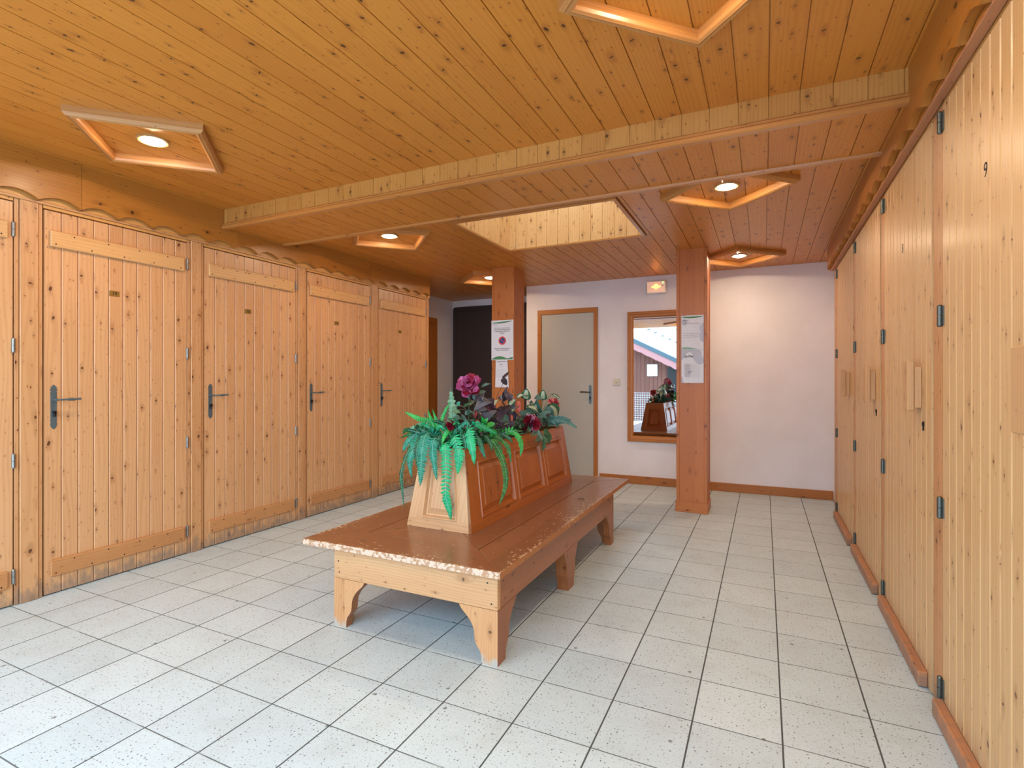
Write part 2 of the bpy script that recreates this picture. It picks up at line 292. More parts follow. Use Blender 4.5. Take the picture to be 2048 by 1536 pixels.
# ------------------------------------------------------------ mesh builder
AX = {'X': Vector((1, 0, 0)), 'Y': Vector((0, 1, 0)), 'Z': Vector((0, 0, 1))}
class MB:
    def __init__(s): s.v = []; s.f = []; s.g = []; s.mi = []; s.sm = []; s.mats = []
    def mat(s, m):
        if m not in s.mats: s.mats.append(m)
        return s.mats.index(m)
    def poly(s, pts, m, g='Z', smooth=False):
        b = len(s.v); s.v += [Vector(p) for p in pts]
        s.f.append(list(range(b, b+len(pts)))); s.g.append(g); s.mi.append(s.mat(m)); s.sm.append(smooth)
    def faces(s, verts, faces, m, g='Z', smooth=False):
        b = len(s.v); s.v += [Vector(p) for p in verts]; k = s.mat(m)
        for f in faces:
            s.f.append([b+i for i in f]); s.g.append(g); s.mi.append(k); s.sm.append(smooth)
    def box(s, x0, x1, y0, y1, z0, z1, m, g='Z', bev=0.0, fm=None):
        """box with chamfered edges; fm maps a face ('-x','+z',..) to another material"""
        if x0 > x1: x0, x1 = x1, x0
        if y0 > y1: y0, y1 = y1, y0
        if z0 > z1: z0, z1 = z1, z0
        fm = fm or {}
        bev = min(bev, (x1-x0)*.45, (y1-y0)*.45, (z1-z0)*.45)
        lo, hi = (x0, y0, z0), (x1, y1, z1)
        if bev <= 0:
            V = [(a, b, c) for a in (x0, x1) for b in (y0, y1) for c in (z0, z1)]
            F = {'-x': (0, 1, 3, 2), '+x': (4, 6, 7, 5), '-y': (0, 4, 5, 1), '+y': (2, 3, 7, 6), '-z': (0, 2, 6, 4), '+z': (1, 5, 7, 3)}
            b = len(s.v); s.v += [Vector(p) for p in V]
            for k, f in F.items():
                s.f.append([b+i for i in f]); s.g.append(g); s.mi.append(s.mat(fm.get(k, m))); s.sm.append(False)
            return
        idx = {}; V = []
        for a in (0, 1):
            for b_ in (0, 1):
                for c in (0, 1):
                    for ax in range(3):
                        p = [hi[i] if (a, b_, c)[i] else lo[i] for i in range(3)]
                        for i in range(3):
                            if i != ax: p[i] += -bev if (a, b_, c)[i] else bev
                        idx[(a, b_, c, ax)] = len(V); V.append(p)
        F = []
        names = 'xyz'
        for ax in range(3):
            o = [i for i in range(3) if i != ax]
            for sd in (0, 1):
                q = []
                for (p, r) in ((0, 0), (1, 0), (1, 1), (0, 1)):
                    t = [0, 0, 0]; t[ax] = sd; t[o[0]] = p; t[o[1]] = r
                    q.append(idx[(*t, ax)])
                F.append((q, ('+' if sd else '-')+names[ax]))
        for ax in range(3):      # edges along ax
            o = [i for i in range(3) if i != ax]
            for p in (0, 1):
                for r in (0, 1):
                    t0 = [0, 0, 0]; t1 = [0, 0, 0]; t1[ax] = 1
                    t0[o[0]] = t1[o[0]] = p; t0[o[1]] = t1[o[1]] = r
                    F.append(([idx[(*t0, o[0])], idx[(*t1, o[0])], idx[(*t1, o[1])], idx[(*t0, o[1])]], None))
        for a in (0, 1):
            for b_ in (0, 1):
                for c in (0, 1): F.append(([idx[(a, b_, c, i)] for i in range(3)], None))
        b = len(s.v); s.v += [Vector(p) for p in V]
        ctr = Vector(((x0+x1)/2, (y0+y1)/2, (z0+z1)/2))
        for f, k in F:
            P_ = [Vector(V[i]) for i in f]; n = (P_[1]-P_[0]).cross(P_[2]-P_[0])
            if n.dot(sum(P_, Vector())/len(P_)-ctr) < 0: f = f[::-1]
            s.f.append([b+i for i in f]); s.g.append(g); s.mi.append(s.mat(fm.get(k, m))); s.sm.append(False)
    def prism(s, pts, axis, a0, a1, m, g='Z', cap=None, side=None, smooth=False):
        """polygon pts (2-D) extruded along axis; 2-D axes are the other two in order"""
        def P3(p, a):
            if axis == 'X': return (a, p[0], p[1])
            if axis == 'Y': return (p[0], a, p[1])
            return (p[0], p[1], a)
        n = len(pts)
        area = sum(pts[i][0]*pts[(i+1) % n][1]-pts[(i+1) % n][0]*pts[i][1] for i in range(n))
        if area < 0: pts = pts[::-1]
        if a0 > a1: a0, a1 = a1, a0
        flip = axis == 'Y'
        A = [P3(p, a0) for p in pts]; B = [P3(p, a1) for p in pts]
        top, bot = (B, A[::-1]) if not flip else (B[::-1], A)
        s.poly(top, cap or m, g); s.poly(bot, cap or m, g)
        for i in range(n):
            j = (i+1) % n
            q = [A[i], A[j], B[j], B[i]]
            if flip: q = q[::-1]
            s.poly(q, side or m, g, smooth)
    def grooved(s, u0, u1, v0, v1, n0, n1, m, U, V, N, w, off=0.0, gw=0.006, gd=0.004, g=None, flat=0.0):
        """board panel: front at n1 with V notches every w (at off+k*w), grain along V"""
        U, V, N = Vector(U), Vector(V), Vector(N)
        pr = [(u0, n1)]
        k = math.ceil((u0-off)/w-1e-6)
        while off+k*w < u1-0.012:
            c = off+k*w
            if c > u0+0.012:
                if flat: pr += [(c-gw/2, n1), (c-gw*flat/2, n1-gd), (c+gw*flat/2, n1-gd), (c+gw/2, n1)]
                else: pr += [(c-gw/2, n1), (c-.0013, n1-gd*.8), (c-.0013, n1-gd-.006), (c+.0013, n1-gd-.006), (c+.0013, n1-gd*.8), (c+gw/2, n1)]
            k += 1
        pr += [(u1, n1), (u1, n0), (u0, n0)]
        A = [U*p[0]+N*p[1]+V*v0 for p in pr]; B = [U*p[0]+N*p[1]+V*v1 for p in pr]
        hand = U.cross(V).dot(N)
        n = len(pr)
        for i in range(n):
            j = (i+1) % n
            q = [A[i], A[j], B[j], B[i]]
            if hand < 0: q = q[::-1]
            s.poly(q, m, g)
        fl = 1 if hand < 0 else -1
        s.poly(B[::fl], m, g); s.poly(A[::-fl], m, g)
    def cyl(s, a, b, r, m, n=16, r2=None, cap=True, g='Z', smooth=True):
        a, b = Vector(a), Vector(b); r2 = r if r2 is None else r2
        d = (b-a).normalized(); t = Vector((1, 0, 0)) if abs(d.x) < .8 else Vector((0, 1, 0))
        p = d.cross(t).normalized(); q = d.cross(p)
        A = [a+(p*math.cos(2*math.pi*i/n)+q*math.sin(2*math.pi*i/n))*r for i in range(n)]
        B = [b+(p*math.cos(2*math.pi*i/n)+q*math.sin(2*math.pi*i/n))*r2 for i in range(n)]
        s.faces(A+B, [(i, (i+1) % n, n+(i+1) % n, n+i) for i in range(n)], m, g, smooth)
        if cap: s.poly(A[::-1], m, g); s.poly(B, m, g)
    def lathe(s, prof, m, c=(0, 0, 0), n=24, axis='Z', smooth=True, ms=None):
        """prof: list of (r, h) along the axis"""
        c = Vector(c)
        def P3(r, h, i):
            t = 2*math.pi*i/n; a, b = r*math.cos(t), r*math.sin(t)
            return c+(Vector((a, b, h)) if axis == 'Z' else Vector((a, h, b)) if axis == 'Y' else Vector((h, a, b)))
        for k in range(len(prof)-1):
            r0, h0 = prof[k]; r1, h1 = prof[k+1]; mm = ms[k] if ms else m
            A = [P3(r0, h0, i) for i in range(n)]; B = [P3(r1, h1, i) for i in range(n)]
            if r1 < 1e-6: s.faces(A+[B[0]], [(i, (i+1) % n, n) for i in range(n)], mm, 'Z', smooth)
            elif r0 < 1e-6: s.faces([A[0]]+B, [(0, 1+(i+1) % n, 1+i) for i in range(n)], mm, 'Z', smooth)
            else: s.faces(A+B, [(i, (i+1) % n, n+(i+1) % n, n+i) for i in range(n)], mm, 'Z', smooth)
    def tube(s, pts, r, m, n=8, r2=None):
        pts = [Vector(p) for p in pts]; L = len(pts); r2 = r if r2 is None else r2
        rings = []
        pu = None
        for i, p in enumerate(pts):
            d = (pts[min(i+1, L-1)]-pts[max(i-1, 0)]).normalized()
            if pu is None:
                t = Vector((1, 0, 0)) if abs(d.x) < .8 else Vector((0, 1, 0)); pu = d.cross(t).normalized()
            pu = (pu-d*pu.dot(d)).normalized(); q = d.cross(pu)
            rr = r+(r2-r)*i/(L-1)
            rings.append([p+(pu*math.cos(2*math.pi*k/n)+q*math.sin(2*math.pi*k/n))*rr for k in range(n)])
        V = [x for R in rings for x in R]
        F = [(i*n+k, i*n+(k+1) % n, (i+1)*n+(k+1) % n, (i+1)*n+k) for i in range(L-1) for k in range(n)]
        s.faces(V, F, m, 'Z', True); s.poly(rings[0][::-1], m); s.poly(rings[-1], m)
    def build(s, name, parent=None, origin=None, label=None, cat=None, group=None, kind=None, uvo=(0, 0)):
        me = bpy.data.meshes.new(name); o3 = Vector(origin) if origin else Vector((0, 0, 0))
        me.from_pydata([tuple(p-o3) for p in s.v], [], s.f)
        for mm in s.mats: me.materials.append(mm)
        me.polygons.foreach_set('material_index', s.mi); me.polygons.foreach_set('use_smooth', s.sm)
        uvl = me.uv_layers.new(name='UVMap').data
        for p, g in zip(me.polygons, s.g):
            n = p.normal; gv = AX[g] if isinstance(g, str) else Vector(g) if g is not None else AX['Z']
            if abs(n.dot(gv)) > 0.93:
                gv = min(AX.values(), key=lambda a: abs(n.dot(a)))
            uu = n.cross(gv)
            if uu.length < 1e-6: uu = AX['X']
            uu.normalize(); k = max(range(3), key=lambda i: abs(uu[i]))
            if uu[k] < 0: uu = -uu
            for li in p.loop_indices:
                co = me.vertices[me.loops[li].vertex_index].co
                uvl[li].uv = (co.dot(uu)+uvo[0], co.dot(gv)+uvo[1])
        me.update()
        o = bpy.data.objects.new(name, me); col.objects.link(o)
        if parent is not None: o.parent = parent
        if origin and parent is None: o.location = o3
        tag(o, label, cat, group, kind)
        return o

def text_mesh(name, body, size, mat, loc, rot, parent, align='CENTER', ext=0.0002, label=None, bold=0.0):
    cu = bpy.data.curves.new('t', 'FONT'); cu.body = body; cu.size = size; cu.extrude = ext; cu.align_x = align; cu.align_y = 'CENTER'
    cu.offset = bold; cu.resolution_u = 3; cu.space_line = 1.15
    t = bpy.data.objects.new('t', cu); col.objects.link(t)
    dg = bpy.context.evaluated_depsgraph_get()
    me = bpy.data.meshes.new_from_object(t.evaluated_get(dg)); bpy.data.objects.remove(t)
    me.materials.clear(); me.materials.append(mat); me.transform(Matrix.Translation(loc) @ rot)
    o = bpy.data.objects.new(name, me); col.objects.link(o); o.parent = parent
    if label: o['label'] = label
    return o
FACE_MINUS_Y = Matrix.Rotation(R_(90), 4, 'X')                                    # text on a wall seen from -y
FACE_PLUS_X = Matrix.Rotation(R_(90), 4, 'Z') @ Matrix.Rotation(R_(90), 4, 'X')   # read from +x side
FACE_MINUS_X = Matrix.Rotation(R_(-90), 4, 'Z') @ Matrix.Rotation(R_(90), 4, 'X')

# ------------------------------------------------------------ the setting
ZF, ZR, ZB = 2.545, 2.49, 2.41           # front ceiling, rear ceiling, underside of the beam
YB0, YB1 = 2.68, 3.25                    # beam
YW = 6.40                                # back wall
XL, XR = -3.75, 0.60                     # faces of the locker fronts
mb = MB(); mb.box(-4.6, 1.0, -0.5, 7.3, -0.12, 0, M['floor'], 'Y'); mb.build('floor', kind='structure')
# ceiling
mb = MB(); c = M['ceil']; X, Y, Z = (1, 0, 0), (0, 1, 0), (0, 0, 1); NZ = (0, 0, -1)
def cpanel(x0, x1, y0, y1, z):
    mb.grooved(x0, x1, y0, y1, -z-0.06, -z, c, X, Y, NZ, 0.127, 0.019, 0.0050, 0.008, 'Y', 0.8)
cpanel(-3.80, 0.66, -0.5, YB0+0.05, ZF)
cpanel(-4.5, -3.66, 5.45, 7.2, ZR); cpanel(-3.85, -2.19, YB1-0.06, 5.46, ZR); cpanel(-3.66, -2.19, 5.46, 7.2, ZR)
cpanel(-0.93, 0.72, YB1-0.06, 6.5, ZR); cpanel(-2.19, -0.93, YB1-0.06, 3.55, ZR); cpanel(-2.19, -0.93, 4.53, 6.5, ZR)
# boarded well of the skylight
w = M['well']; zt = 3.40
mb.grooved(-2.19, -0.93, ZR-0.0, zt, -4.56, -4.526, w, X, Z, (0, -1, 0), 0.105, -2.19+0.07, 0.005, 0.004, 'Z', 0.5)
mb.grooved(-2.19, -0.93, ZR-0.0, zt, 3.52, 3.554, w, X, Z, (0, 1, 0), 0.105, -2.19+0.07, 0.005, 0.004, 'Z', 0.5)
mb.grooved(3.52, 4.56, ZR-0.0, zt, -2.22, -2.186, w, Y, Z, X, 0.105, 0.03, 0.005, 0.004, 'Z', 0.5)
mb.grooved(3.52, 4.56, ZR-0.0, zt, 0.90, 0.934, w, Y, Z, (-1, 0, 0), 0.105, 0.03, 0.005, 0.004, 'Z', 0.5)
mb.build('ceiling', kind='structure')
mb = MB()
mb.box(-2.24, -0.88, 3.50, 3.54, zt, zt+0.08, M['plastic_w'], 'X'); mb.box(-2.24, -0.88, 4.54, 4.58, zt, zt+0.08, M['plastic_w'], 'X')
mb.box(-2.24, -2.20, 3.54, 4.54, zt, zt+0.08, M['plastic_w'], 'Y'); mb.box(-0.92, -0.88, 3.54, 4.54, zt, zt+0.08, M['plastic_w'], 'Y')
wf = mb.build('window_1', kind='structure')
mb = MB(); mb.box(-2.20, -0.92, 3.54, 4.54, zt+0.03, zt+0.036, M['glass']); mb.build('pane', wf)
# trim round the well
mb = MB()
def ring(mb, x0, x1, y0, y1, t, z0, z1, m):
    mb.box(x0, x1, y0, y0+t, z0, z1, m, 'X', .002); mb.box(x0, x1, y1-t, y1, z0, z1, m, 'X', .002)
    mb.box(x0, x0+t, y0+t, y1-t, z0, z1, m, 'Y', .002); mb.box(x1-t, x1, y0+t, y1-t, z0, z1, m, 'Y', .002)
ring(mb, -2.215, -0.905, 3.525, 4.555, 0.028, ZR-0.014, ZR+0.012, M['trim'])
mb.build('trim_1', kind='structure')
# back wall with the corner of the alcove
wh = M['white']
mb = MB(); mb.box(-2.84, 0.9, YW, YW+0.12, 0, 2.6, wh); mb.box(-2.84, -2.72, YW+0.12, 7.1, 0, 2.6, wh); mb.build('wall_back', kind='structure')
mb = MB(); mb.box(-4.54, -4.42, 5.40, 7.22, 0, 2.6, wh); mb.box(-4.42, -2.72, 7.10, 7.22, 0, 2.6, wh); mb.build('wall_alcove', kind='structure')
mb = MB()
for a, b_ in ((-1.845, -0.75), (-0.47, 0.66)): pass
mb.box(-1.845, 0.652, YW-0.018, YW, 0.0, 0.095, M['base'], 'X', .003)
mb.build('baseboard_back', kind='structure')

# left wall: posts, frames and the carcass behind the locker doors
doorsL = [(0.603, 1.450), (1.585, 2.426), (2.553, 3.404), (3.530, 4.381), (4.517, 5.395)]
ZD = 2.236
mb = MB(); ps = M['post']
mb.box(-3.86, -3.80, -0.5, 5.47, 0, 2.54, M['post'], 'Z')
mb.box(-4.42, -3.80, 5.41, 5.47, 0, 2.48, M['post'], 'Z')
edges = [0.603-0.125]+[e for d in doorsL for e in d]+[5.47]
for i in range(0, len(edges), 2):
    a, b_ = edges[i], edges[i+1]
    if i == 0: a = -0.5
    if b_-a > .3: mb.grooved(a, b_, 0, 2.262, -3.80, -3.742, ps, Y, Z, X, 0.083, 0.0, 0.006, 0.004, 'Z')
    else:
        g_ = 0.004
        mb.box(-3.80, -3.752, a+g_, a+0.024, 0, 2.262, ps, 'Z', .002)
        mb.box(-3.80, -3.752, b_-0.024, b_-g_, 0, 2.262, ps, 'Z', .002)
        mb.box(-3.80, -3.742, a+0.026, b_-0.026, 0, 2.262, ps, 'Z', .003)
for a, b_ in doorsL: mb.box(-3.80, -3.750, a, b_, ZD+0.008, 2.262, M['ledge'], 'Y', .002)
mb.build('wall_left', kind='structure')
def wave(y, per=0.205, ph=0.112):
    t = ((y-ph)/per) % 1.0
    return 0.036*(math.sin(math.pi*t)**0.75)
def fascia(name, x0, x1, y0, y1, zb, ztop, ph, m, under):
    mb = MB()
    n = int((y1-y0)/0.0128)
    ys = [y0+(y1-y0)*i/n for i in range(n+1)]
    lo = [zb+wave(y, 0.205, ph) for y in ys]
    for i in range(n):
        a, b_ = ys[i], ys[i+1]; za, zb_ = lo[i], lo[i+1]
        for xx, fl in ((x0, 1), (x1, -1)):
            q = [(xx, a, za), (xx, a, ztop), (xx, b_, ztop), (xx, b_, zb_)]
            mb.poly(q[::fl] if xx < x1 else q, m, 'Y')
        mb.poly([(x0, a, za), (x0, b_, zb_), (x1, b_, zb_), (x1, a, za)], m, 'Y')
    mb.poly([(x0, y0, lo[0]), (x1, y0, lo[0]), (x1, y0, ztop), (x0, y0, ztop)], m, 'X')
    mb.poly([(x0, y1, lo[-1]), (x1, y1, lo[-1]), (x1, y1, ztop), (x0, y1, ztop)][::-1], m, 'X')
    mb.poly([(x0, y0, ztop), (x1, y0, ztop), (x1, y1, ztop), (x0, y1, ztop)], m, 'Y')
    return mb
# scalloped boards over the doors: butt-jointed boards, each a length of its own
fl = empty('trim_2'); tag(fl, kind='structure')
js = [-0.5, 1.752, 2.80, 4.338, 5.42]
for i in range(4):
    ztop = 2.56 if js[i+1] < 3.0 else 2.50
    fascia('b', -3.735, -3.705, js[i]+.0012, js[i+1]-.0012, 2.272, ztop, 0.112, M['fascia'], None).build('scalloped_board', fl)
mb = MB(); mb.box(-3.80, -3.744, -0.5, 5.47, 2.262, 2.50, M['ledge'], 'Y'); mb.box(-3.744, -3.738, -0.5, 5.47, 2.262, 2.275, M['post'], 'Y', .002)
mb.build('backing_board', fl)
mb = MB(); mb.box(-3.745, -3.734, 5.40, 5.42, 2.27, 2.49, M['fascia'], 'Z'); mb.build('end_board', fl)

# right wall
doorsR = [(1.475, 2.462), (2.602, 3.512), (3.632, 4.520), (4.642, 5.570)]
ZDR = 2.270
mb = MB(); dr = M['doorR']
mb.box(0.65, 0.72, -0.5, 5.86, 0, 2.56, ps, 'Z')
edges = [-0.5]+[e for d in doorsR for e in d]+[5.84]
for i in range(0, len(edges), 2):
    a, b_ = edges[i], edges[i+1]
    if i == 0: mb.grooved(a, b_-.004, 0, 2.30, -0.65, -0.60, dr, Y, Z, (-1, 0, 0), 0.083, 0.0, 0.006, 0.004, 'Z')
    else: mb.box(0.604, 0.65, a+.004, b_-.004, 0, 2.30, M['post'], 'Z', .003)
for a, b_ in doorsR: mb.box(0.602, 0.65, a, b_, ZDR+0.005, 2.30, M['ledge'], 'Y', .002)
mb.build('wall_right', kind='structure')
mb = MB(); mb.box(0.72, 0.80, 5.80, 6.40, 0, 2.6, wh); mb.build('wall_right_end', kind='structure')
fr = empty('trim_3'); tag(fr, kind='structure')
for a, b_ in ((-0.5, 1.42), (1.42, 3.24), (3.24, 4.70), (4.70, 5.78)):
    ztop = 2.56 if b_ < 3.3 else 2.50
    if b_ > 3.2 and a < 2: ztop = 2.56
    fascia('b', 0.540, 0.570, a+.0012, b_-.0012, 2.289, ztop, 0.04, M['fascia'], None).build('scalloped_board', fr)
mb = MB(); mb.box(0.59, 0.65, -0.5, 5.82, 2.30, 2.50, M['fascia'], 'Y'); mb.box(0.5715, 0.60, -0.5, 5.80, 2.296, 2.46, M['fascia'], 'Y'); mb.box(0.566, 0.60, -0.5, 5.82, 2.284, 2.295, M['plinth'], 'Y', .002)
mb.build('backing_board', fr)

# ------------------------------------------------------------ boxed ceiling beam
bt = empty('ceiling_beam', (0, 0, 0)); tag(bt, 'wide boxed-in pine beam crossing the ceiling from the left lockers to the right lockers', 'ceiling beam')
mb = MB(); mb.grooved(-3.70, 0.565, ZB, 2.56, -YB0-0.03, -YB0, M['beamface'], X, Z, (0, -1, 0), 0.127, 0.019, 0.004, 0.004, 'Z', 0.5)
mb.build('face_boards', bt)
mb = MB(); mb.grooved(-3.70, 0.565, YB0+0.03, YB1, -ZB-0.03, -ZB, M['ceil'], X, Y, NZ, 0.127, 0.019, 0.0050, 0.008, 'Y', 0.8)
mb.box(-3.70, 0.565, YB1-0.03, YB1-0.002, ZB+0.002, 2.50, M['ceil'], 'X'); mb.build('soffit', bt)
mb = MB()
mb.prism([(YB0-0.022, ZB-0.012), (YB0-0.022, ZB+0.004), (YB0-0.014, ZB+0.012), (YB0-0.014, ZB+0.022), (YB0-0.004, ZB+0.030), (YB0+0.002, ZB+0.030), (YB0+0.002, ZB+0.0), (YB0+0.030, ZB-0.001), (YB0+0.030, ZB-0.012), (YB0-0.012, ZB-0.016)], 'X', -3.70, 0.562, M['trim'], 'X')
mb.build('front_moulding', bt)
mb = MB()
mb.prism([(YB1-0.03, ZB-0.0), (YB1-0.026, ZB-0.013), (YB1+0.008, ZB-0.013), (YB1+0.012, ZB-0.006), (YB1+0.012, ZB+0.012), (YB1, ZB+0.012), (YB1, ZB)], 'X', -3.70, 0.562, M['trim'], 'X')
mb.build('rear_moulding', bt)

# ------------------------------------------------------------ diamond lamps
def make_lamp(x, y, z, label, lit=True):
    t = empty('diamond_ceiling_lamp', (x, y, z)); tag(t, label, 'ceiling lamp', 'diamond framed ceiling lamps')
    H = 0.415
    # moulded frame: profile swept round a square standing on its corner
    prof = [(0.0, 0.0), (0.0, -0.030), (0.012, -0.044), (0.020, -0.040), (0.030, -0.046), (0.040, -0.040), (0.044, -0.028), (0.044, 0.0)]   # inwards, down
    mb = MB()
    cs = [(1, 0), (0, 1), (-1, 0), (0, -1)]
    for k in range(4):
        a, b_ = cs[k], cs[(k+1) % 4]
        def P(c, p): r = H-p[0]*1.414; return (c[0]*r, c[1]*r, p[1])
        gd = (Vector((b_[0], b_[1], 0))-Vector((a[0], a[1], 0))).normalized()
        for i in range(len(prof)-1):
            mb.poly([P(a, prof[i]), P(a, prof[i+1]), P(b_, prof[i+1]), P(b_, prof[i])], M['frame'], gd)
    mb.build('frame', t)
    mb = MB(); mb.lathe([(0.078, 0.0), (0.078, -0.006), (0.070, -0.010), (0.060, -0.009), (0.058, -0.004)], M['ring']); mb.build('rim', t)
    mb = MB(); mb.lathe([(0.058, -0.003), (0.050, -0.010), (0.035, -0.017), (0.018, -0.021), (0.0, -0.022)], M['lamp']); mb.build('bulb', t)
    return t
l0 = make_lamp(-2.975, 1.737, ZF, 'diamond-framed ceiling lamp above the door numbered 19, nearest on the left')
lamps = [(-0.22, 1.70, ZF, 'diamond-framed ceiling lamp at the top edge of the photo, nearest on the right'),
         (-2.895, 3.63, ZR, 'diamond-framed ceiling lamp just behind the beam, on the left side'),
         (-0.215, 3.63, ZR, 'diamond-framed ceiling lamp just behind the beam, on the right side'),
         (-2.975, 5.62, ZR, 'diamond-framed ceiling lamp half hidden behind the left pillar'),
         (-0.222, 5.70, ZR, 'diamond-framed ceiling lamp near the back wall beside the right pillar'),
         (-1.66, 0.42, ZF, 'diamond-framed ceiling lamp over the entrance, seen only in the mirror')]
for x, y, z, lb in lamps:
    o = copy_tree(l0); o.location = (x, y, z); o['label'] = lb

# ------------------------------------------------------------ pillars
def pillar(x0, x1, y0, y1, label):
    t = empty('pillar', (x0, y0, 0)); tag(t, label, 'pillar', 'pine clad pillars'); O = (x0, y0, 0)
    ob = lambda mb, nm: mb.build(nm, t, origin=O)
    mb = MB()
    for (a, b_, q, r) in ((x0+.02, x1-.02, y0+.006, y1-.006), (x0+.006, x1-.006, y0+.02, y1-.02)):
        mb.box(a, b_, q, r, 0, ZR, M['pillar'], 'Z')
    ob(mb, 'cladding')
    for cx_, cy_ in ((x0, y0), (x1-.028, y0), (x0, y1-.028), (x1-.028, y1-.028)):
        mb = MB(); mb.box(cx_, cx_+.028, cy_, cy_+.028, 0.06, ZR, M['pillar'], 'Z', .003); ob(mb, 'corner_strip')
    mb = MB(); mb.box(x0-.008, x1+.008, y0-.008, y1+.008, 0, 0.095, M['pillar'], 'X', .003); ob(mb, 'skirting')
    return t
pl = pillar(-2.725, -2.452, 5.19, 5.46, 'pine-clad pillar with two white notices pinned to it, behind the flowers')
prr = pillar(-0.755, -0.478, 5.225, 5.52, 'pine-clad pillar with wrinkled notices, standing in front of the mirror')

# ------------------------------------------------------------ locker doors on the left
def hinge_mb(c, y, x, z, s=1, m=None):
    m = m or M['steel']
    c.cyl((x, y, z-.036), (x, y, z-.001), .0088, m, 14); c.cyl((x, y, z+.001), (x, y, z+.036), .0088, m, 14)
    c.lathe([(.0088, .036), (.006, .041), (0, .042)], m, (x, y, z)); c.lathe([(0, -.042), (.006, -.041), (.0088, -.036)], m, (x, y, z))
def plate_outline(w, h):
    """fretted back plate: pointed ends, notched shoulders"""
    half = [(0, h/2), (w*.22, h/2-.008), (w*.42, h/2-.016), (w*.36, h/2-.022), (w*.5, h/2-.028), (w*.5, h/2-.036), (w*.3, h/2-.040), (w*.5, h/2-.046), (w*.44, h/2-.050), (w*.44, 0)]
    rt = half + [(x, -z) for x, z in half[-2::-1]]
    return rt + [(-x, z) for x, z in rt[-2:0:-1]]
def plank_door(y0, y1, number, label, xf=XL):
    w = y1-y0
    t = empty('locker_door', (xf, y0, 0)); tag(t, label, 'locker door', 'pine plank locker doors along the left wall')
    g_ = .004
    mb = MB(); mb.grooved(g_, w-g_, 0.008, ZD, -0.035, 0.0, M['door'], Y, Z, X, (w-2*g_)/10, g_, 0.0105, 0.005, 'Z')
    mb.build('plank_panel', t)
    for nm, z, mm in (('batten', 2.075, M['batten']), ('batten', 0.155, M['battenlow'])):
        mb = MB(); mb.box(0.0005, 0.022, .026, w-.03, z-.047, z+.047, mm, 'Y', .004)
        for k in range(9):
            yy = .05+(w-.11)*k/8; zz = z+(.03 if k % 2 else -.03)
            mb.cyl((.0215, yy, zz), (.0228, yy, zz), .0042, M['screw'], 8)
        mb.build(nm, t)
    for z in (2.086, 1.443, 0.803, 0.163):
        mb = MB(); hinge_mb(mb, w-.002, 0.004, z); mb.build('hinge', t)
    yp = .047; zc = 1.093
    mb = MB(); mb.prism([(yp+a, zc+b_) for a, b_ in plate_outline(.034, .262)], 'X', 0.0005, 0.0035, M['iron'], 'Z')
    hp = mb.build('back_plate', t)
    mb = MB()
    mb.cyl((.003, yp, 1.136), (.012, yp, 1.136), .0105, M['iron'], 18, r2=.009); mb.cyl((.012, yp, 1.136), (.048, yp, 1.136), .0062, M['iron'], 14)
    pts = [(.048, yp-.004, 1.136), (.050, yp+.02, 1.136), (.049, yp+.05, 1.137), (.048, yp+.075, 1.138), (.048, yp+.09, 1.1385), (.048, yp+.115, 1.139)]
    mb.tube(pts[:3], .0055, M['iron'], 10); mb.tube(pts[2:5], .0078, M['iron'], 10, r2=.0062); mb.tube(pts[4:], .0058, M['iron'], 10, r2=.0072)
    for q in (.058, .066, .074): mb.lathe([(.0, -.003), (.0088, -.002), (.0088, .002), (0, .003)], M['iron'], (.0485, yp+q, 1.1372), 12, 'Y')
    mb.build('lever', hp)
    mb = MB(); mb.cyl((.003, yp+.001, 1.062), (.018, yp+.001, 1.062), .0085, M['irondark'], 14); mb.box(.003, .018, yp-.004, yp+.006, 1.037, 1.062, M['irondark'], 'Z', .002)
    mb.build('key_cylinder', hp)
    if number:
        mb = MB(); mb.box(0.0005, .002, .338, .398, 1.785, 1.821, M['brass'], 'Y', .0008); npl = mb.build('number_plate', t)
        text_mesh('digits', number, .032, M['irondark'], Vector((.0022, .368, 1.803)), FACE_PLUS_X, npl, label='dark digits')
        
    return t
nums = ['', '19', '18', '17', '16']
labs = ['pine plank locker door cut off by the left edge of the photo', 'pine plank locker door on the left with brass plate 19', 'pine plank locker door with brass plate 18, second with a plate from the left',
        'pine plank locker door with small brass plate, third with a handle from the left', 'pine plank locker door farthest along the left wall, next to the white alcove']
for (a, b_), nn, lb in zip(doorsL, nums, labs): plank_door(a, b_, nn, lb)

